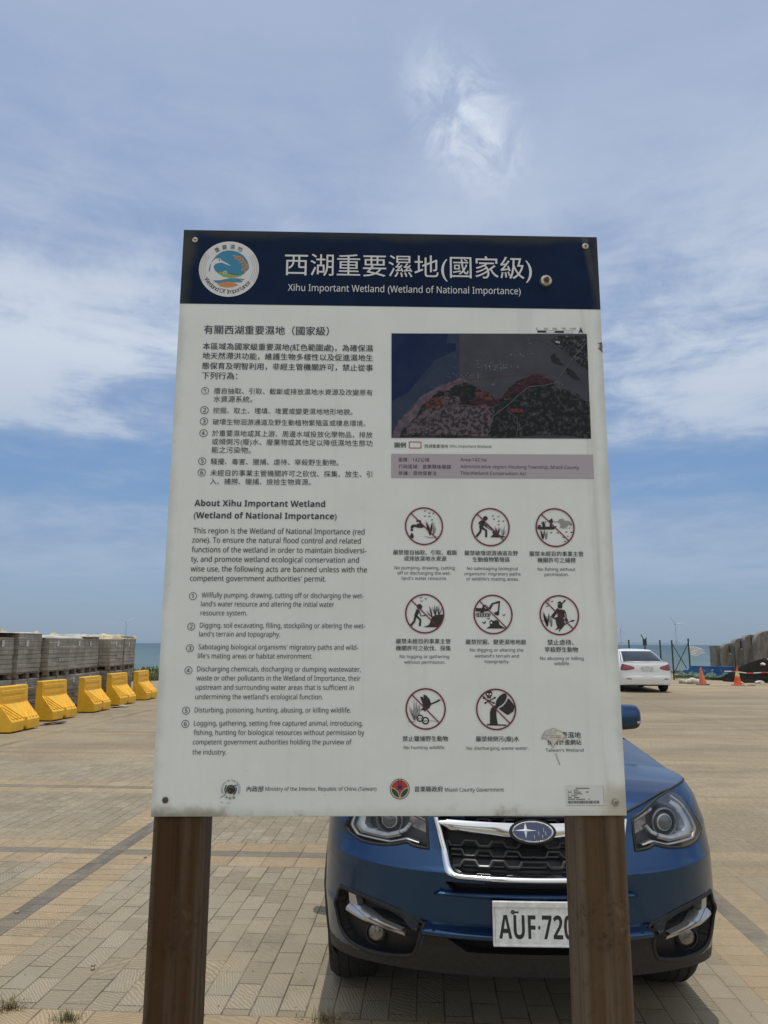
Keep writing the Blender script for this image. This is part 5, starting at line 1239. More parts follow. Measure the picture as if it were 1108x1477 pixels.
# ------------------------------------------------ the white saloon further back
WHITE = paint('white_paint', (.74, .75, .75), 0.0, .3)
sal = empty('parked_car', (9.26, 30.05, 0), R(-3) + math.pi, label='white saloon seen from behind, parked near the green fence beyond the board', cat='car')
PFs = [(.18,.10),(.35,.02),(.5,0),(.65,.03),(.75,.10)]
PRs = [(.20,.10),(.30,.03),(.45,.0),(.52,.004),(.57,.030),(.66,.050),(.80,.052),(.93,.075),(1.0,.10)]
PSs = [(.18,.06),(.28,.02),(.5,0),(.7,.004),(.85,.03),(1.0,.09)]
S2 = Shell(.875, 4.52, 2.6, .65, 2.9, .42, PFs, PRs, PSs, lambda x, y: np.interp(y, [0, .8, 3.8, 4.5], [.22, .19, .20, .26]), lambda x, y: np.interp(y, [0, .4, 1.2, 2.4, 3.9, 4.2, 4.52], [.68, .78, .92, .95, 1.00, 1.02, 1.03]), 50, 60, 60)
S2.build(36, [], [(.92, .31), (3.60, .31)], .345, [WHITE], sal)
S2.cap(-.01, 1.2, .05, 16).build('hood', WHITE, sal, smooth=True); S2.cap(1.15, 4.53, .02, 16, lip=1).build('boot_lid', WHITE, sal, smooth=True)
cabin(sal, (.80, 1.05, 4.22), (.60, 1.95, 3.15), .97, 1.42, WHITE, .04, 4.5, 160, ((.42, .445), (.72, .80)))
for sg in (1, -1):
    for wy in (.92, 3.60): 
        wheel(sal, sg*.76, wy, .31, .21, sg)
        mb = MB(); mb.quadstrip_grid([[(sg*x_, wy+.347*math.cos(a), .31+.347*math.sin(a)) for x_ in (.45, .82)] for a in np.linspace(R(-18), R(198), 20)]); mb.build('wheel_well', blackpl, sal)
    mb = MB(); TLp = [(.44, .79, .85), (.54, .765, .885), (.66, .74, .915), (.75, .73, .94), (.82, .735, .95), (.858, .75, .955)]
    mb.quadstrip_grid([[tuple(S2.rear(sg*x_, za+(zb_-za)*t, .010)) for t in np.linspace(0, 1, 5)] for x_, za, zb_ in TLp]); mb.build('tail_light', mat('tail_lens', (.22, .012, .018), .15, coat=1.0, var=.3, vscale=14), sal, smooth=True, recalc=True)
    mb = MB(); mb.lathe([(.0001, -.09), (.05, -.085), (.075, -.03), (.075, .03), (.05, .06), (.0001, .065)], (sg*.95, 1.35, .98), 'X', 16); mb.build('door_mirror', WHITE, sal, smooth=True)
    mb = MB(); mb.quadstrip_grid([[tuple(S2.rear(sg*x_, z_, .006)) for z_ in (.44, .47)] for x_ in np.linspace(.55, .70, 4)]); mb.build('reflector', bpy.data.materials['tail_lens'], sal, recalc=True)
    mb = MB(); mb.quadstrip_grid([[tuple(S2.front(sg*x_, z_, .01)) for z_ in (.56, .66)] for x_ in np.linspace(.45, .8, 6)]); mb.build('headlight', silver, sal, recalc=True)
mb = MB(); mb.box((0, 2.25, .32), (1.3, 4.0, .22)); mb.build('underbody', blackpl, sal)
q = S2.rear(0, .80, .012); mb = MB(); mb.box((0, q.y, .80), (.40, .02, .155)); mb.build('licence_plate', mat('saloon_plate', (.56, .58, .57), .5, var=.25, vscale=18), sal, bevel=(.004, 1))
mb = MB(); mb.quadstrip_grid([[tuple(S2.rear(x_, z_, .014)) for z_ in (.905, .93)] for x_ in np.linspace(-.42, .42, 13)]); mb.build('boot_trim', chrome, sal, recalc=True)
# ================================================================ yellow barriers
yel = mat('yellow_plastic', (.84, .47, .030), .5, var=.09, vscale=5, bump=.05, bscale=40, col2=None)
def barrier_proto():
    root = empty('road_barrier')
    Lb, n = .96, 13
    prof = [(-.20, .04), (-.20, .80), (-.195, .81), (-.085, .81), (-.07, .80), (-.055, .50), (.215, .21), (.225, .19), (.225, .035), (.20, .02), (-.18, .02)]
    mb = MB(); ys = [-.48, -.465, -.08, -.05, .05, .08, .465, .48]
    rows = []
    for y in ys:
        ins = .012 if abs(y) > .47 else 0.0
        row = []
        for x, z in prof:
            k = x
            if abs(y) < .06 and x > .19: k = x-.035
            zz = z
            if abs(y) < .06 and z < .05: zz = z+.05
            row.append((k-math.copysign(ins, k), y, zz-(ins if zz > .5 else -ins*.4)))
        rows.append(row)
    mb.quadstrip_grid(rows, 0, closev=True); mb.poly(rows[0]); mb.poly(list(reversed(rows[-1])))
    mb.build('barrier_body', yel, root, bevel=(.012, 2), recalc=True)
    # moulded ribs: two bars on the upright face and chevrons on the slope
    mb = MB()
    for z0, z1 in ((.555, .625), (.665, .735)):
        xf = lambda z: -.055-(z-.5)*.05
        mb.prism([(xf(z0)+.012, -.40, z0), (xf(z0)+.012, .40, z0), (xf(z1)+.012, .40, z1), (xf(z1)+.012, -.40, z1)], (-.03, 0, 0))
    sl = lambda t: (-.055+.27*t, .50-.29*t)         # down the slope
    for k in range(4):
        for sg in (1, -1):
            a0, a1 = .015+k*.115, .07+k*.115
            def q(y, t): x, z = sl(t); return (x+.013, sg*y, z+.014)
            pts = [q(a0, .93), q(a1, .93), q(min(.445, a1+.30), .93-.88*min(1, (.445-a1)/.30) if a1+.30 > .445 else .05), q(min(.445, a0+.30), .93-.88*min(1, (.445-a0)/.30) if a0+.30 > .445 else .05)]
            if sg < 0: pts = list(reversed(pts))
            mb.prism(pts, (-.024, 0, -.027))
    mb.build('moulded_ribs', yel, root, bevel=(.004, 1), recalc=True)
    mb = MB(); mb.lathe([(.026, -.474), (.026, -.4675), (.0001, -.4675)], (-.125, 0, .66), 'Y', 16); mb.build('fill_hole', blackpl, root, recalc=True); mb = MB(); mb.lathe([(.0001, .4675), (.026, .4675), (.026, .474)], (-.125, 0, .66), 'Y', 16); mb.build('fill_hole', blackpl, root, recalc=True)
    return root
bar0 = barrier_proto()
BL = ['yellow plastic barrier nearest the camera, cut by the left edge of the photo', 'second yellow plastic barrier from the left, with a scrap of board lying beside it', 'middle one of the five yellow plastic barriers', 'fourth yellow plastic barrier from the left, in front of the last pallets', 'farthest yellow plastic barrier, closest to the grass and the sea']
for i, (x, y, a) in enumerate([(-6.82, 14.02, 3), (-6.98, 16.10, 6), (-6.91, 18.02, 2), (-6.98, 20.02, 5), (-6.93, 21.85, 0)]):
    o = bar0 if i == 0 else copy_tree(bar0)
    o.location = (x, y, 0); o.rotation_euler = (0, 0, -R(a)); tag(o, BL[i], 'barrier', 'yellow barriers in a row along the pallets')

# ================================================================ pallets of paving blocks
blk = bpy.data.materials.new('concrete_blocks'); blk.use_nodes = True; t = NT(blk.node_tree); b = t.n['Principled BSDF']
oc = t.new('ShaderNodeTexCoord').outputs['Object']; x, y, z = t.sep(oc); oi = t.new('ShaderNodeObjectInfo').outputs['Random']
rz = t.m('FLOOR', t.m('DIVIDE', z, .10)); hx = t.add(t.add(x, y), t.mul(t.m('FLOORED_MODULO', rz, 2.0), .0))
cx_ = t.m('FLOOR', t.m('DIVIDE', hx, .21)); wn = t.new('ShaderNodeTexWhiteNoise', noise_dimensions='3D'); t.l.new(t.xyz(cx_, rz, t.mul(oi, 30.0)), wn.inputs[0])
ez = t.m('FRACT', t.m('DIVIDE', z, .10)); ex = t.m('FRACT', t.m('DIVIDE', hx, .21))
jm = t.m('MAXIMUM', t.rng(t.m('MINIMUM', ez, t.sub(1.0, ez)), .07, .02), t.rng(t.m('MINIMUM', ex, t.sub(1.0, ex)), .035, .01))
n1 = t.noise(oc, scale=3, detail=7, rough=.65)
c = t.mix(t.rng(n1, .3, .7), (.29, .258, .215), (.40, .362, .308)); k = t.add(t.mul(wn.outputs[0], .22), t.add(.80, t.mul(oi, .18))); c = t.vm('MULTIPLY', c, t.xyz(k, k, k))
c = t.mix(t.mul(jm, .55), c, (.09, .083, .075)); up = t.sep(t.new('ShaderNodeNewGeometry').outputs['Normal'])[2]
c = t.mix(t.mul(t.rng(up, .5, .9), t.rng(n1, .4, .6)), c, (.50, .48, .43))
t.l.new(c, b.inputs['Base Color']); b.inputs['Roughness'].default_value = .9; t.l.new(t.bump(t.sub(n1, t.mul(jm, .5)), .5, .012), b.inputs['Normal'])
wood = mat('pallet_wood', (.22, .17, .11), .85, var=.4, vscale=8, stretch=(4, 1, 4))
strapm = mat('strap', (.40, .36, .24), .6); foil = mat('loading_slip', (.55, .55, .52), .6)
def pallet_proto(seed):
    rs_ = random.Random(seed); root = empty('pallet_stack'); n_courses = 9 if seed == 3 else 8
    mb = MB()
    for x in (-.46, 0, .46):
        for y_ in (-.46, 0, .46): mb.box((x, y_, .06), (.10, .13, .078))
    for k in range(6): mb.box((0, -.46+k*.184, .1105), (1.06, .13, .022)); 
    for k in range(3): mb.box((0, -.46+k*.46, .0105), (1.06, .11, .021))
    mb.build('wooden_pallet', wood, root)
    mb = MB(); n = n_courses
    for k in range(n):
        z = .123+k*.0905
        for ix in range(2):
            for iy in range(2):
                mb.box((-.262+.524*ix+rs_.uniform(-.010, .010), -.262+.524*iy+rs_.uniform(-.010, .010), z+.0445), (.515, .515, .0885), 0)
    mb.build('block_stack', blk, root, bevel=(.008, 1))
    mb = MB()
    for s_ in (-.27, .25):
        mb.tube([(s_, -.538, .12), (s_, -.538, .85), (s_, .538, .85), (s_, .538, .12)], .006, 4); 
    mb.build('strap', strapm, root)
    mb = MB(); mb.box((.5405, -.26+rs_.uniform(-.1, .5), .72), (.003, .10, .13)); mb.build('loading_slip', foil, root)
    return root
protos = [pallet_proto(s_) for s_ in (1, 2, 3)]
rows = [('nearest', 13.72, .04), ('second', 14.86, -.03), ('third', 15.98, .03), ('fourth', 17.22, .10), ('fifth', 18.34, .08), ('sixth', 19.46, .02), ('seventh', 20.86, .13)]
used = [False]*3; rs_ = random.Random(8)
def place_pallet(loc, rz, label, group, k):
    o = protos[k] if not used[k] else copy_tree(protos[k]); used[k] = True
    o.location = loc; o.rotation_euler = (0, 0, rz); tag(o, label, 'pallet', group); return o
kk = 0
for nm, y, dx_ in rows:
    for lay_, z in (('lower', 0.0), ('upper', .862)):
        x = -8.12+dx_+(rs_.uniform(-.05, .05) if z else 0)
        lab = f'{lay_} pallet of grey paving blocks in the {nm} front stack from the camera'
        place_pallet((x, y+(rs_.uniform(-.03, .03) if z else 0), z), R(rs_.uniform(-2.5, 2.5)), lab, 'pallets of paving blocks', kk % 2 if not z else (kk//2) % 3); kk += 1
for nm, y in (('nearest', 17.5), ('middle', 20.4), ('farthest', 21.7)):
    for lay_, z in (('lower', 0.0), ('upper', .862)):
        place_pallet((-9.45+rs_.uniform(-.06, .06), y, z), R(rs_.uniform(-3, 3)), f'{lay_} pallet of grey blocks in the {nm} stack of the row behind the front pallets', 'pallets of paving blocks', kk % 2); kk += 1
place_pallet((-8.05, 22.02, 0), R(4), 'lower pallet of grey blocks at the seaward end, partly hidden by the last barrier', 'pallets of paving blocks', 1)
place_pallet((-8.02, 22.03, .862), R(2), 'upper pallet of grey blocks at the seaward end, under a tan sheet', 'pallets of paving blocks', 2)
def lumpy(name, mt, c, size, seed, label, cat, n=26, amp=.35, group=None, sc=1.0):
    rs_ = random.Random(seed); ph = [(rs_.uniform(1, 4), rs_.uniform(1, 4), rs_.uniform(0, 6)) for _ in range(6)]; rows_ = []
    for i in range(n):
        row = []
        for j in range(n):
            u, v = i/(n-1)*2-1, j/(n-1)*2-1; e = max(0, 1-max(abs(u), abs(v))**5)
            h = .5+sum(math.sin(a*u*2*sc+b_*v*2*sc+p) for a, b_, p in ph)*amp/6*2
            row.append((c[0]+u*size[0]/2*(1+.04*math.sin(v*9+seed)), c[1]+v*size[1]/2*(1+.04*math.sin(u*8+seed)), c[2]+(size[2]*max(.03, h))*e**.6))
        rows_.append(row)
    mb = MB(); mb.quadstrip_grid(rows_); mb.poly([r_[0] for r_ in rows_]+rows_[-1][1:]+[r_[-1] for r_ in rows_[::-1]][1:]+rows_[0][::-1][1:-1])
    return tag(mb.build(name, mt, smooth=True, angle=50, recalc=True), label, cat, group)
tarpm = mat('tan_sheet', (.46, .39, .24), .8, var=.3, vscale=3, bump=.6, bscale=9)
palem = mat('pale_sheet', (.42, .40, .35), .8, var=.2, vscale=3, bump=.5, bscale=8)
lumpy('plastic_sheet', palem, (-8.1, 17.9, 1.713), (1.0, 3.0, .10), 3, 'pale crumpled sheet lying on top of the front pallets in the middle of the row', 'sheet')
lumpy('plastic_sheet', palem, (-8.1, 14.75, 1.795), (1.06, 3.3, .055), 7, 'pale sheet lying flat on the nearest front pallets at the left edge', 'sheet')
lumpy('plastic_sheet', palem, (-8.02, 19.4, 1.755), (1.0, 1.3, .10), 15, 'small pale sheet on the front pallets just left of the tan sheet', 'sheet')
lumpy('tarpaulin', tarpm, (-9.45, 20.9, 1.713), (1.0, 2.4, .22), 5, 'tan tarpaulin heaped on the back pallets at the seaward end', 'tarpaulin')
lumpy('tarpaulin', tarpm, (-9.42, 17.5, 1.713), (.9, .75, .46), 9, 'tan bundle of sheeting rising highest above the stacked pallets', 'tarpaulin', amp=.5)
lumpy('tarpaulin', tarpm, (-8.05, 21.9, 1.713), (1.15, 1.25, .17), 12, 'tan sheet draped over the last pallet stack beside the sea', 'tarpaulin')
mb = MB(); mb.box((0, 0, .012), (.18, .62, .018), 0, Matrix.Rotation(R(4), 3, 'X')); mb.box((.02, .02, .034), (.06, .35, .014), 0, Matrix.Rotation(R(20), 3, 'Z'))
o = mb.build('board_scrap', mat('scrap_board', (.13, .09, .06), .9, var=.5, vscale=6), bevel=(.003, 1)); o.location = (-6.62, 15.05, 0.004); o.rotation_euler = (0, 0, R(-38)); tag(o, 'dark broken board on the paving between two yellow barriers', 'board')
mb = MB(); mb.box((0, 0, .012), (.26, .5, .016), 0, Matrix.Rotation(R(-5), 3, 'X')); mb.box((.1, .12, .03), (.2, .2, .012), 0, Matrix.Rotation(R(9), 3, 'Y'))
o = mb.build('cardboard_scrap', mat('cardboard', (.42, .34, .22), .9, var=.3, vscale=6)); o.location = (-6.72, 19.1, 0.004); o.rotation_euler = (0, 0, R(-20)); tag(o, 'flat tan cardboard scrap in front of the third and fourth barrier', 'scrap')

# ================================================================ green fence, banner, flag, cones, culverts, mound at the right
def px_at(px_, Y): return (px_-554)/1056.2*(Y*cp)          # metres to the right at distance Y for things near eye level
FY = 35.0
green = mat('fence_green', (.018, .045, .040), .6, var=.3, vscale=9); wire = mat('fence_wire', (.05, .09, .085), .5)
fence = empty('wire_fence', (0, FY, 0), label='green wire mesh fence with thin posts between the white car and the sea', cat='fence')
fx = [px_at(q, FY) for q in (840, 872, 908, 931, 953, 970, 994)]
for i, x in enumerate(fx):
    mb = MB(); h = 1.78 if i != 6 else 1.86; mb.lathe([(.034, 0), (.034, h), (.045, h), (.045, h+.03), (.0001, h+.05)], (x, 0, 0), 'Z', 10)
    if i == 3: mb.tube([(x, 0, h), (x-.16, 0, h+.30)], .022, 6); mb.tube([(x, 0, h), (x+.10, 0, h+.16)], .022, 6); mb.box((x, 0, h-.06), (.16, .08, .30))
    mb.build('post', green, fence, smooth=True, angle=40)
mb = MB(); mb.tube([(fx[5], .02, .25), (fx[6], .02, 1.70)], .018, 6); mb.tube([(fx[5], .02, 1.70), (fx[6], .02, .25)], .018, 6); mb.tube([(fx[0], 0, .35), (fx[6], 0, .35)], .012, 6); mb.build('brace', green, fence)
mb = MB(); x0, x1 = fx[0], fx[6]; st = .11; q = x0-1.5
while q < x1:
    for sg in (1, -1):
        a, z0, bq, z1 = q, .3, q+1.42, 1.72
        if sg < 0: z0, z1 = 1.72, .3
        ta, tb = max(0, (x0-a)/(bq-a)), min(1, (x1-a)/(bq-a))
        if tb > ta:
            p0 = (a+(bq-a)*ta, .0, z0+(z1-z0)*ta); p1 = (a+(bq-a)*tb, .0, z0+(z1-z0)*tb); mb.tube([p0, p1], .0035, 3, caps=False)
    q += st
mb.build('mesh_wire', wire, fence)
# banner printed with waves
bn = bpy.data.materials.new('wave_banner'); bn.use_nodes = True; t = NT(bn.node_tree); b = t.n['Principled BSDF']
oc = t.new('ShaderNodeTexCoord').outputs['Object']; x, _, z = t.sep(oc)
n1 = t.noise(oc, scale=4.5, detail=5, rough=.6); n2 = t.noise(oc, scale=15, detail=4)
hgt = t.add(t.add(.15, t.mul(t.m('ABSOLUTE', t.m('SINE', t.add(t.mul(x, 4.4), .6))), .17)), t.mul(t.sub(n1, .5), .16))
c = t.mix(t.rng(z, .45, .62), (.012, .10, .27), (.008, .055, .17))
wv = t.rng(t.sub(z, hgt), .03, -.01); c = t.mix(wv, c, t.mix(t.rng(n2, .42, .6), (.08, .22, .21), (.42, .50, .46)))
c = t.mix(t.rng(t.sub(z, t.mul(n1, .18)), .06, .0), c, (.07, .11, .035))
fl_ = t.mul(t.rng(t.noise(t.map(oc, loc=(4, 0, 1)), scale=5.5, detail=2), .60, .66), t.rng(t.m('ABSOLUTE', t.sub(z, .44)), .08, .04)); c = t.mix(fl_, c, (.40, .44, .36))
t.l.new(c, b.inputs['Base Color']); b.inputs['Roughness'].default_value = .6
x0, x1 = px_at(996, FY-.2), px_at(1058.5, FY-.2)
def cloth(mt, P0, P1, h, nx_=40, nz_=10, amp=.03, seed=0):
    rows_ = []
    for i in range(nx_+1):
        u = i/nx_; rows_.append([(P0[0]+(P1[0]-P0[0])*u, P0[1]+(P1[1]-P0[1])*u+amp*math.sin(u*17+seed)*math.sin(v*2.2+u*5), P0[2]+(P1[2]-P0[2])*u+h[0]*(1-u)*v+h[1]*u*v) for v in np.linspace(0, 1, nz_+1)])
    mb = MB(); mb.quadstrip_grid(rows_); return mb
o = cloth(bn, (0, 0, 0), (x1-x0, 0, -.01), (.63, .62)).build('wave_banner', bn, smooth=True); o.location = (x0, FY-.12, .02); tag(o, 'blue banner printed with white waves, stretched upright between fence post and cone', 'banner')
mod = o.modifiers.new('thickness', 'SOLIDIFY'); mod.thickness = .004
xa = px_at(972, FY-.4); o = cloth(bn, (0, .3, .0), (x0-xa-.03, .1, .0), (.10, .55), 24, 8, .05, 2).build('wave_banner', bn, smooth=True); o.location = (xa, FY-.5, .10); tag(o, 'sagging end of blue banner sloping down left of the fence post', 'banner')
mod = o.modifiers.new('thickness', 'SOLIDIFY'); mod.thickness = .004
mb = MB(); mb.lathe([(.03, 0), (.03, 1.55), (.0001, 1.57)], (px_at(1059.5, FY), FY, 0), 'Z', 10); tag(mb.build('banner_post', green, smooth=True, angle=40), 'thin green post holding the right end of the blue banner', 'post')
# tattered flag
flm = mat('flag_cloth', (.62, .62, .62), .8, var=.2, vscale=20)
mb = MB(); x6 = fx[6]
for k in range(6):
    z0 = 1.48-k*.068; ln = [.55, .66, .60, .70, .58, .46][k]
    rows_ = [[(x6+.04+ln*u, FY-.05+.04*math.sin(u*6+k*.5), z0+.025*math.sin(u*5+k*.4)+dz_*(1-.35*u)-.03*u) for dz_ in (-.035, 0, .034)] for u in np.linspace(0, 1, 16)]
    mb.quadstrip_grid(rows_)
mb.tube([(x6+.035, FY-.05, 1.75), (x6+.035, FY-.05, .98)], .008, 5)
o = mb.build('flag', flm, smooth=True); mod = o.modifiers.new('thickness', 'SOLIDIFY'); mod.thickness = .003
tag(o, 'tattered white flag flying from the fence post above the blue banner', 'flag')
# cones
orange = mat('cone_orange', (.62, .085, .022), .5, var=.2, vscale=8); fade = mat('cone_faded', (.58, .16, .065), .55, var=.2, vscale=8)
def cone(loc, mt, label, lean, band):
    r_ = empty('traffic_cone', loc, R(12)); tag(r_, label, 'cone', 'traffic cones in front of the banner'); r_.rotation_euler = (0, R(lean), R(12))
    mb = MB(); mb.lathe([(.158, .028), (.150, .035), (.028, .68), (.020, .70), (.0001, .70)], (0, 0, 0), 'Z', 24); mb.build('cone_body', mt, r_, smooth=True, angle=35)
    mb = MB(); mb.box((0, 0, .015), (.38, .38, .030)); mb.build('cone_base', blackpl if not band else mt, r_, bevel=(.006, 2))
    if band:
        f = lambda z: .150-(z-.035)/.645*.122+.003
        mb = MB(); mb.lathe([(f(.36), .36), (f(.56), .56)], (0, 0, 0), 'Z', 24); mb.build('reflective_band', mat('cone_band', (.55, .52, .20), .4), r_, smooth=True)
        mb = MB(); mb.tube([(0, 0, .70), (0, 0, .76)], .03, 8); mb.build('cone_tip', mt, r_)
    return r_
cone((13.02, 30.6, 0), fade, 'faded orange traffic cone without a band, left of the other cone', -4, False)
cone((14.30, 30.3, 0), orange, 'red-orange traffic cone with a pale yellow band, beside the dark mound', 2, True)
# stones and rubble
stm = mat('stone', (.40, .35, .27), .9, var=.3, vscale=5, bump=.5, bscale=12); stw = mat('pale_stone', (.52, .49, .43), .9, var=.2, vscale=6, bump=.4, bscale=14)
def stone(c, s_, seed, mt, label, grp=None, name='stone'):
    bm = bmesh.new(); bmesh.ops.create_icosphere(bm, subdivisions=3, radius=1.0); rs2 = random.Random(seed); ph = [Vector((rs2.uniform(-3, 3), rs2.uniform(-3, 3), rs2.uniform(-3, 3))) for _ in range(5)]
    for v in bm.verts:
        k = 1+.10*sum(math.sin(v.co.dot(p)*1.6+i) for i, p in enumerate(ph))/1.5; v.co = Vector((v.co.x*k*s_[0], v.co.y*k*s_[1], max(-.55, v.co.z*k)*s_[2]))
    me = bpy.data.meshes.new(name); bm.to_mesh(me); bm.free(); me.materials.append(mt); me.polygons.foreach_set('use_smooth', [True]*len(me.polygons))
    o = bpy.data.objects.new(name, me); COL.objects.link(o); o.location = (c[0], c[1], c[2]+.52*s_[2]); o.rotation_euler = (0, 0, rs2.uniform(0, 6)); return tag(o, label, 'stone', grp)
stone((px_at(986, 32.0), 31.4, 0), (.26, .18, .14), 2, stm, 'brown stone left of the faded traffic cone', 'stones by the fence'); stone((px_at(993, 32.0), 31.6, 0), (.30, .2, .15), 4, stw, 'pale stone nearest to the faded traffic cone', 'stones by the fence'); stone((px_at(979, 32.0), 31.8, 0), (.2, .16, .12), 6, stm, 'small brown stone beside the right rear of the white saloon', 'stones by the fence')
o = None
mb = MB(); mb.box((0, 0, .03), (.42, .14, .05)); mb.box((.05, .02, .07), (.28, .12, .04)); o = mb.build('timber_offcut', mat('offcut', (.48, .43, .33), .9, var=.3, vscale=5), bevel=(.005, 1)); o.location = (14.62, 30.0, 0); tag(o, 'pale timber offcut lying at the foot of the banded cone', 'timber')
# culvert segments with arched tops
conc = mat('weathered_concrete', (.195, .177, .150), .9, var=.30, vscale=2.4, bump=.35, bscale=10, stretch=(2, 2, .7))
def culvert(loc, rz, wd, h, dp, label):
    r_ = empty('culvert_segment', loc, rz, label=label, cat='concrete culvert', group='precast concrete culvert segments')
    n = 18; arc = [(-wd/2*math.cos(math.pi*k/n), h-wd*.47+wd*.47*math.sin(math.pi*k/n)) for k in range(n+1)]
    pts = [(x, 0, z) for x, z in [(-wd/2, 0)]+arc+[(wd/2, 0)]]; mb = MB(); mb.prism(list(reversed(pts)), (0, dp, 0)); mb.build('shell', conc, r_, bevel=(.02, 2), recalc=True)
    mb = MB(); mb.box((-.02, -.006, h-.32), (.055, .02, .36)); mb.build('lifting_slot', blackpl, r_)
    mb = MB(); mb.box((.02, -.008, h-.56), (.07, .012, .10)); mb.build('paint_mark', foil, r_)
    return r_
for i, (px_, Y, wd, h, lab) in enumerate([(1053, 39.6, .70, 1.70, 'grey arched concrete segment, the lowest and farthest of the row'), (1070, 38.8, .68, 1.96, 'grey arched concrete segment, second from the fence side'), (1085.5, 38.0, .66, 2.14, 'grey arched concrete segment, third from the fence side'), (1112, 37.0, 1.40, 2.32, 'broadest grey arched concrete segment, cut by the right edge of the photo')]):
    culvert((px_at(px_, Y), Y, 0), R(-16), wd, h, 1.15, lab)
mb = MB(); mb.box((0, 0, .79), (.46, .9, 1.58), taper=.98); o = mb.build('concrete_slab', conc, bevel=(.02, 2)); o.location = (px_at(1038, 41), 41.3, 0); tag(o, 'low grey concrete slab standing at the left end of the arched segments', 'concrete slab')
# netted mound with tape and sandbags
net = mat('dark_netting', (.010, .009, .007), .97, col2=(.028, .022, .015), vscale=7, bump=.9, bscale=14, lo=.45, hi=.75, spec=.08)
rows_ = []; rsn = random.Random(2)
for i in range(60):
    row = []
    for j in range(30):
        u, v = i/59, j/29; X = 15.35+u*8.0; Yv = 32.2+v*3.0
        hh = np.interp(u, [0, .05, .12, .22, .4, .7, 1], [0, .25, .62, .98, 1.25, 1.35, 1.2])*math.sin(math.pi*min(1, v*1.5)*.5 if v < .667 else math.pi*.5*(1-(v-.667)/.333*.8))
        row.append((X+.15*math.sin(v*11), Yv+.12*math.sin(u*19), max(-.02, hh+.05*math.sin(u*23+v*7)*math.sin(v*13)+rsn.uniform(-.025, .025))))
    rows_.append(row)
mb = MB(); mb.quadstrip_grid(rows_); tag(mb.build('netted_mound', net, smooth=True), 'dark earth mound under black netting in front of the concrete segments', 'mound')
tp = mat('tape_white', (.62, .58, .55), .5); tpr = mat('tape_red', (.50, .06, .04), .5)
mb = MB(); n = 44
for i in range(n):
    u0, u1 = i/n, (i+1)/n; f = lambda u: (14.55+u*7.0, 31.95+.05*math.sin(u*9), .50-.10*math.sin(u*math.pi*2.1)*.6+.02*math.sin(u*31))
    a, b_ = f(u0), f(u1); bb = len(mb.v); mb.v += [(a[0], a[1], a[2]-.022), (b_[0], b_[1], b_[2]-.022), (b_[0], b_[1]+.01, b_[2]+.022), (a[0], a[1]+.01, a[2]+.022)]; mb.f.append((bb, bb+1, bb+2, bb+3)); mb.mi.append((i//2) % 2)
o = mb.build('barrier_tape', [tp, tpr]); mod = o.modifiers.new('thickness', 'SOLIDIFY'); mod.thickness = .002; tag(o, 'red and white barrier tape strung in front of the netted mound', 'tape')
for i, (x, y, z, s_) in enumerate([(17.05, 32.75, .93, (.22, .14, .10)), (16.55, 32.6, .74, (.13, .1, .07)), (16.0, 31.9, .0, (.18, .13, .08)), (16.75, 31.8, .0, (.22, .12, .07)), (15.0, 31.5, .0, (.13, .1, .07))]):
    stone((x, y, z), s_, 20+i, stw, ['pale sandbag highest on the dark netted mound', 'small pale sandbag on the left slope of the netted mound', 'pale sandbag on the ground at the left foot of the netted mound', 'long pale sandbag on the ground right of the others at the foot of the mound', 'small pale sandbag lying between the banded cone and the mound'][i], 'sandbags on and around the netted mound', 'sandbag')['category'] = 'sandbag'

# ================================================================ wind turbines at sea
tw = mat('turbine_paint', (.62, .66, .70), .6)
def turbine(px_, D, hub, bl, a0, label, yaw):
    r_ = empty('wind_turbine', (px_at(px_, D), D, -3.0), R(yaw), label=label, cat='wind turbine', group='offshore wind turbines')
    mb = MB(); mb.lathe([(3.2, 22), (2.0, hub+3)], (0, 0, 0), 'Z', 16); mb.build('tower', tw, r_, smooth=True)
    mb = MB()
    for sx in (-1, 1):
        for sy in (-1, 1):
            mb.tube([(sx*8, sy*8, -5), (sx*2.6, sy*2.6, 26)], 1.0, 6)
        mb.tube([(sx*8, -8, 0), (-sx*4.5, -5, 18)], .6, 5)
    mb.box((0, 0, 24), (11, 11, 2)); mb.build('jacket', tw, r_)
    mb = MB(); mb.box((0, 2, hub+3), (5, 14, 5)); mb.lathe([(.001, -8), (2.4, -6), (2.6, -4.5)], (0, 0, hub+3), 'Y', 14); mb.build('nacelle', tw, r_, bevel=(.6, 2))
    for k in range(3):
        a = R(a0+120*k); mb = MB(); pts = [(math.sin(a)*q, -6, hub+3+math.cos(a)*q) for q in np.linspace(1, bl, 9)]
        mb.tube(pts, [1.3, 2.0, 1.9, 1.7, 1.45, 1.2, .95, .7, .3], 8); mb.build('blade', tw, r_, smooth=True)
turbine(977, 3600, 100, 58, -38, 'offshore wind turbine with visible blades, right of the board above the fence', 10)
turbine(897, 4700, 100, 55, 15, 'faint offshore wind turbine close to the right edge of the board', -10)
turbine(181, 4000, 112, 50, 62, 'offshore wind turbine showing above the left pallets', 30)

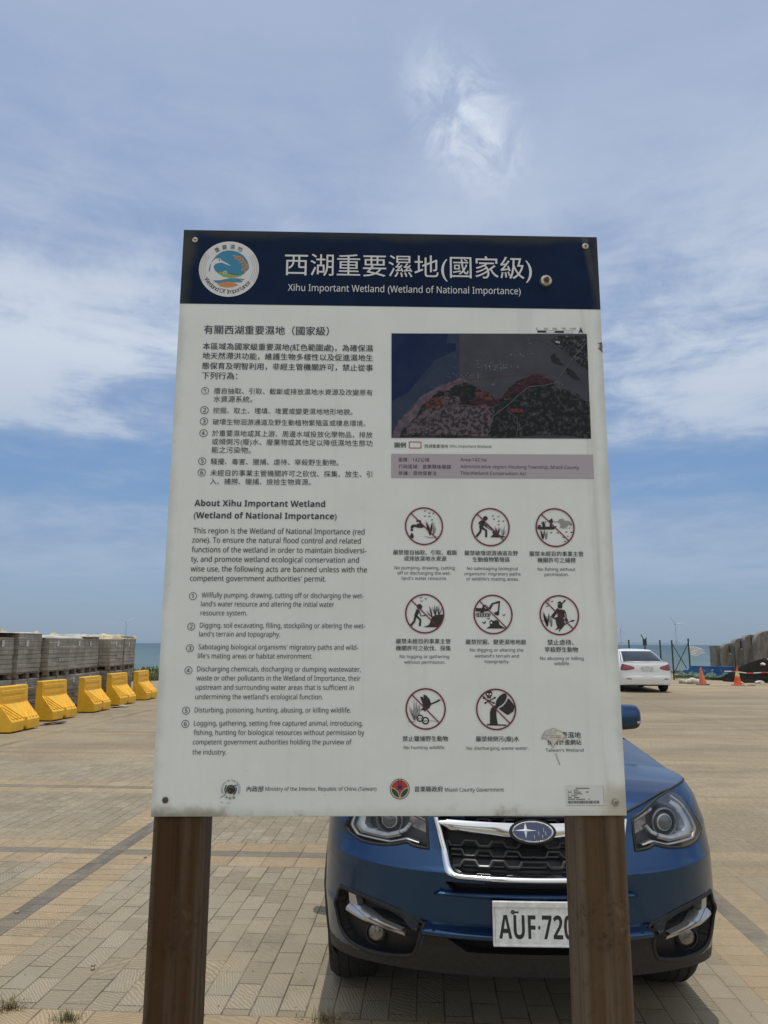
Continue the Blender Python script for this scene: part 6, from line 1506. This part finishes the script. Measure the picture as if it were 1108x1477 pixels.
# ================================================================ grass, tufts, twigs and litter
gm = mat('grass', (.060, .095, .022), .8, col2=(.155, .150, .060), vscale=1.3, lo=.4, hi=.65); dry = mat('dry_grass', (.26, .20, .11), .85, var=.35, vscale=30); gt = mat('tuft_green', (.045, .075, .016), .75, col2=(.13, .13, .045), vscale=14)
def blade(mb, p, h, lean, a, wd, mi=0):
    d_ = Vector((math.cos(a), math.sin(a), 0)); s_ = Vector((-d_.y, d_.x, 0)); p = Vector(p); b = len(mb.v)
    m_ = p+d_*lean*.35*h+Vector((0, 0, h*.6)); e = p+d_*lean*h+Vector((0, 0, h*(1-.25*lean)))
    mb.v += [tuple(p-s_*wd/2), tuple(p+s_*wd/2), tuple(m_+s_*wd*.4), tuple(m_-s_*wd*.4), tuple(e)]; mb.f += [(b, b+1, b+2, b+3), (b+3, b+2, b+4)]; mb.mi += [mi, mi]
def bank_z(y): return float(np.interp(y, [36, 37.4, 39, 42, 50], [-.03, .10, .12, -.7, -2.6]))
mb = MB(); rg = random.Random(4)
for _ in range(9000):
    x = rg.uniform(-26, 26); y = rg.triangular(35.2, 41.5, 38.2)
    if rg.random() > .25+.75*(math.sin(x*1.7)+math.sin(x*.63+2)+math.sin(y*2.1+x) > -.4): continue
    z = bank_z(y) if y > 36 else 0
    for _k in range(2): blade(mb, (x+rg.gauss(0, .08), y+rg.gauss(0, .08), z), rg.uniform(.10, .34)*(1.25 if x < 0 else .8), rg.uniform(.2, 1.0), rg.uniform(0, 6.28), rg.uniform(.03, .07))
for _ in range(5200):
    x = rg.uniform(-16, -6.6); y = rg.triangular(30.5, 38, 35.0)
    if math.sin(x*2.3+y)+math.sin(y*1.9-x*.8) < -.9+(34-y)*.25: continue
    for _k in range(2): blade(mb, (x, y, 0), rg.uniform(.10, .34), rg.uniform(.3, 1.1), rg.uniform(0, 6.28), rg.uniform(.02, .05))
tag(mb.build('shore_grass', gm), kind='stuff', label='green grass along the top of the shore bank', cat='grass')
def tuft(name, c, rad, n, h, mats, label, seed, lw=.004, dryf=.4, cat='grass tuft'):
    rg = random.Random(seed); mb = MB()
    for _ in range(n):
        a = rg.uniform(0, 6.28); q = abs(rg.gauss(0, rad*.5)); mi = 1 if rg.random() < dryf else 0
        blade(mb, (c[0]+q*math.cos(a), c[1]+q*math.sin(a)*.7, 0), rg.uniform(.4, 1)*h*(.7 if mi else 1), rg.uniform(.3, 1.5), a+rg.gauss(0, .9), lw*rg.uniform(.6, 1.3), mi)
    return tag(mb.build(name, mats), label, cat)
tuft('grass_tuft', (-1.88, 3.56), .15, 700, .085, [gt, dry], 'thick green grass tuft in the bottom left corner of the paving', 1, .0045, .22)
tuft('grass_tuft', (-1.66, 3.60), .09, 200, .055, [gt, dry], 'thin straw-coloured tuft just right of the green corner tuft', 2, .003, .85)
tuft('grass_tuft', (-1.36, 3.50), .08, 190, .045, [gt, dry], 'small dry tuft growing from a joint at the bottom edge', 3, .003, .6)
tuft('weed_sprig', (-1.08, 4.02), .03, 30, .028, [gt, dry], 'tiny green weed on the sandy paving left of the left post', 5, .005, .2, 'weed')
tuft('dry_weed', (-.245, 3.50), .10, 170, .045, [dry, gt], 'dry brown weed at the front left of the blue car, in its shadow', 6, .0035, .2, 'weed')
mb = MB(); rg = random.Random(9); mb.tube([(-2.33, 4.18, .006), (-2.22, 4.20, .010), (-2.10, 4.205, .006), (-2.02, 4.215, .007)], [.006, .007, .006, .004], 6); tag(mb.build('twig', mat('twig_bark', (.06, .04, .025), .9)), 'dark twig lying across the dark paving strip at the left', 'twig')
pebm = mat('pebble', (.22, .18, .13), .9, var=.5, vscale=20)
pl_ = [(-1.455, 4.03, 'small brown pebble on the sandy pavers right of the corner grass', .012), (-1.14, 4.78, 'dark pebble on the grey pavers near the left post', .010), (-2.20, 4.76, 'dark pebble at the edge of the dark strip', .014), (-1.80, 5.92, 'reddish pebble in the crossing of the dark strips', .012), (-1.44, 3.99, 'pale pebble beside the small brown pebble', .013)]
for i, (x, y, lab, s_) in enumerate(pl_): stone((x, y, 0), (s_, s_*.8, s_*.6), 40+i, pebm, lab, None, 'pebble')['category'] = 'pebble'
mb = MB(); rg = random.Random(12)
for _ in range(420):
    y = 3.3+abs(rg.gauss(0, 3.2)); x = rg.uniform(-.62, .62)*y-.1; s_ = rg.uniform(.0015, .0048); b = len(mb.v)
    mb.v += [(x-s_, y, .002), (x+s_*.6, y-s_, .002), (x+s_, y+s_*.7, .002), (x, y, s_*1.3)]; mb.f += [(b, b+1, b+3), (b+1, b+2, b+3), (b+2, b, b+3)]; mb.mi += [0]*3
tag(mb.build('grit', pebm), kind='stuff', label='scattered grit and crumbs on the paving', cat='grit')
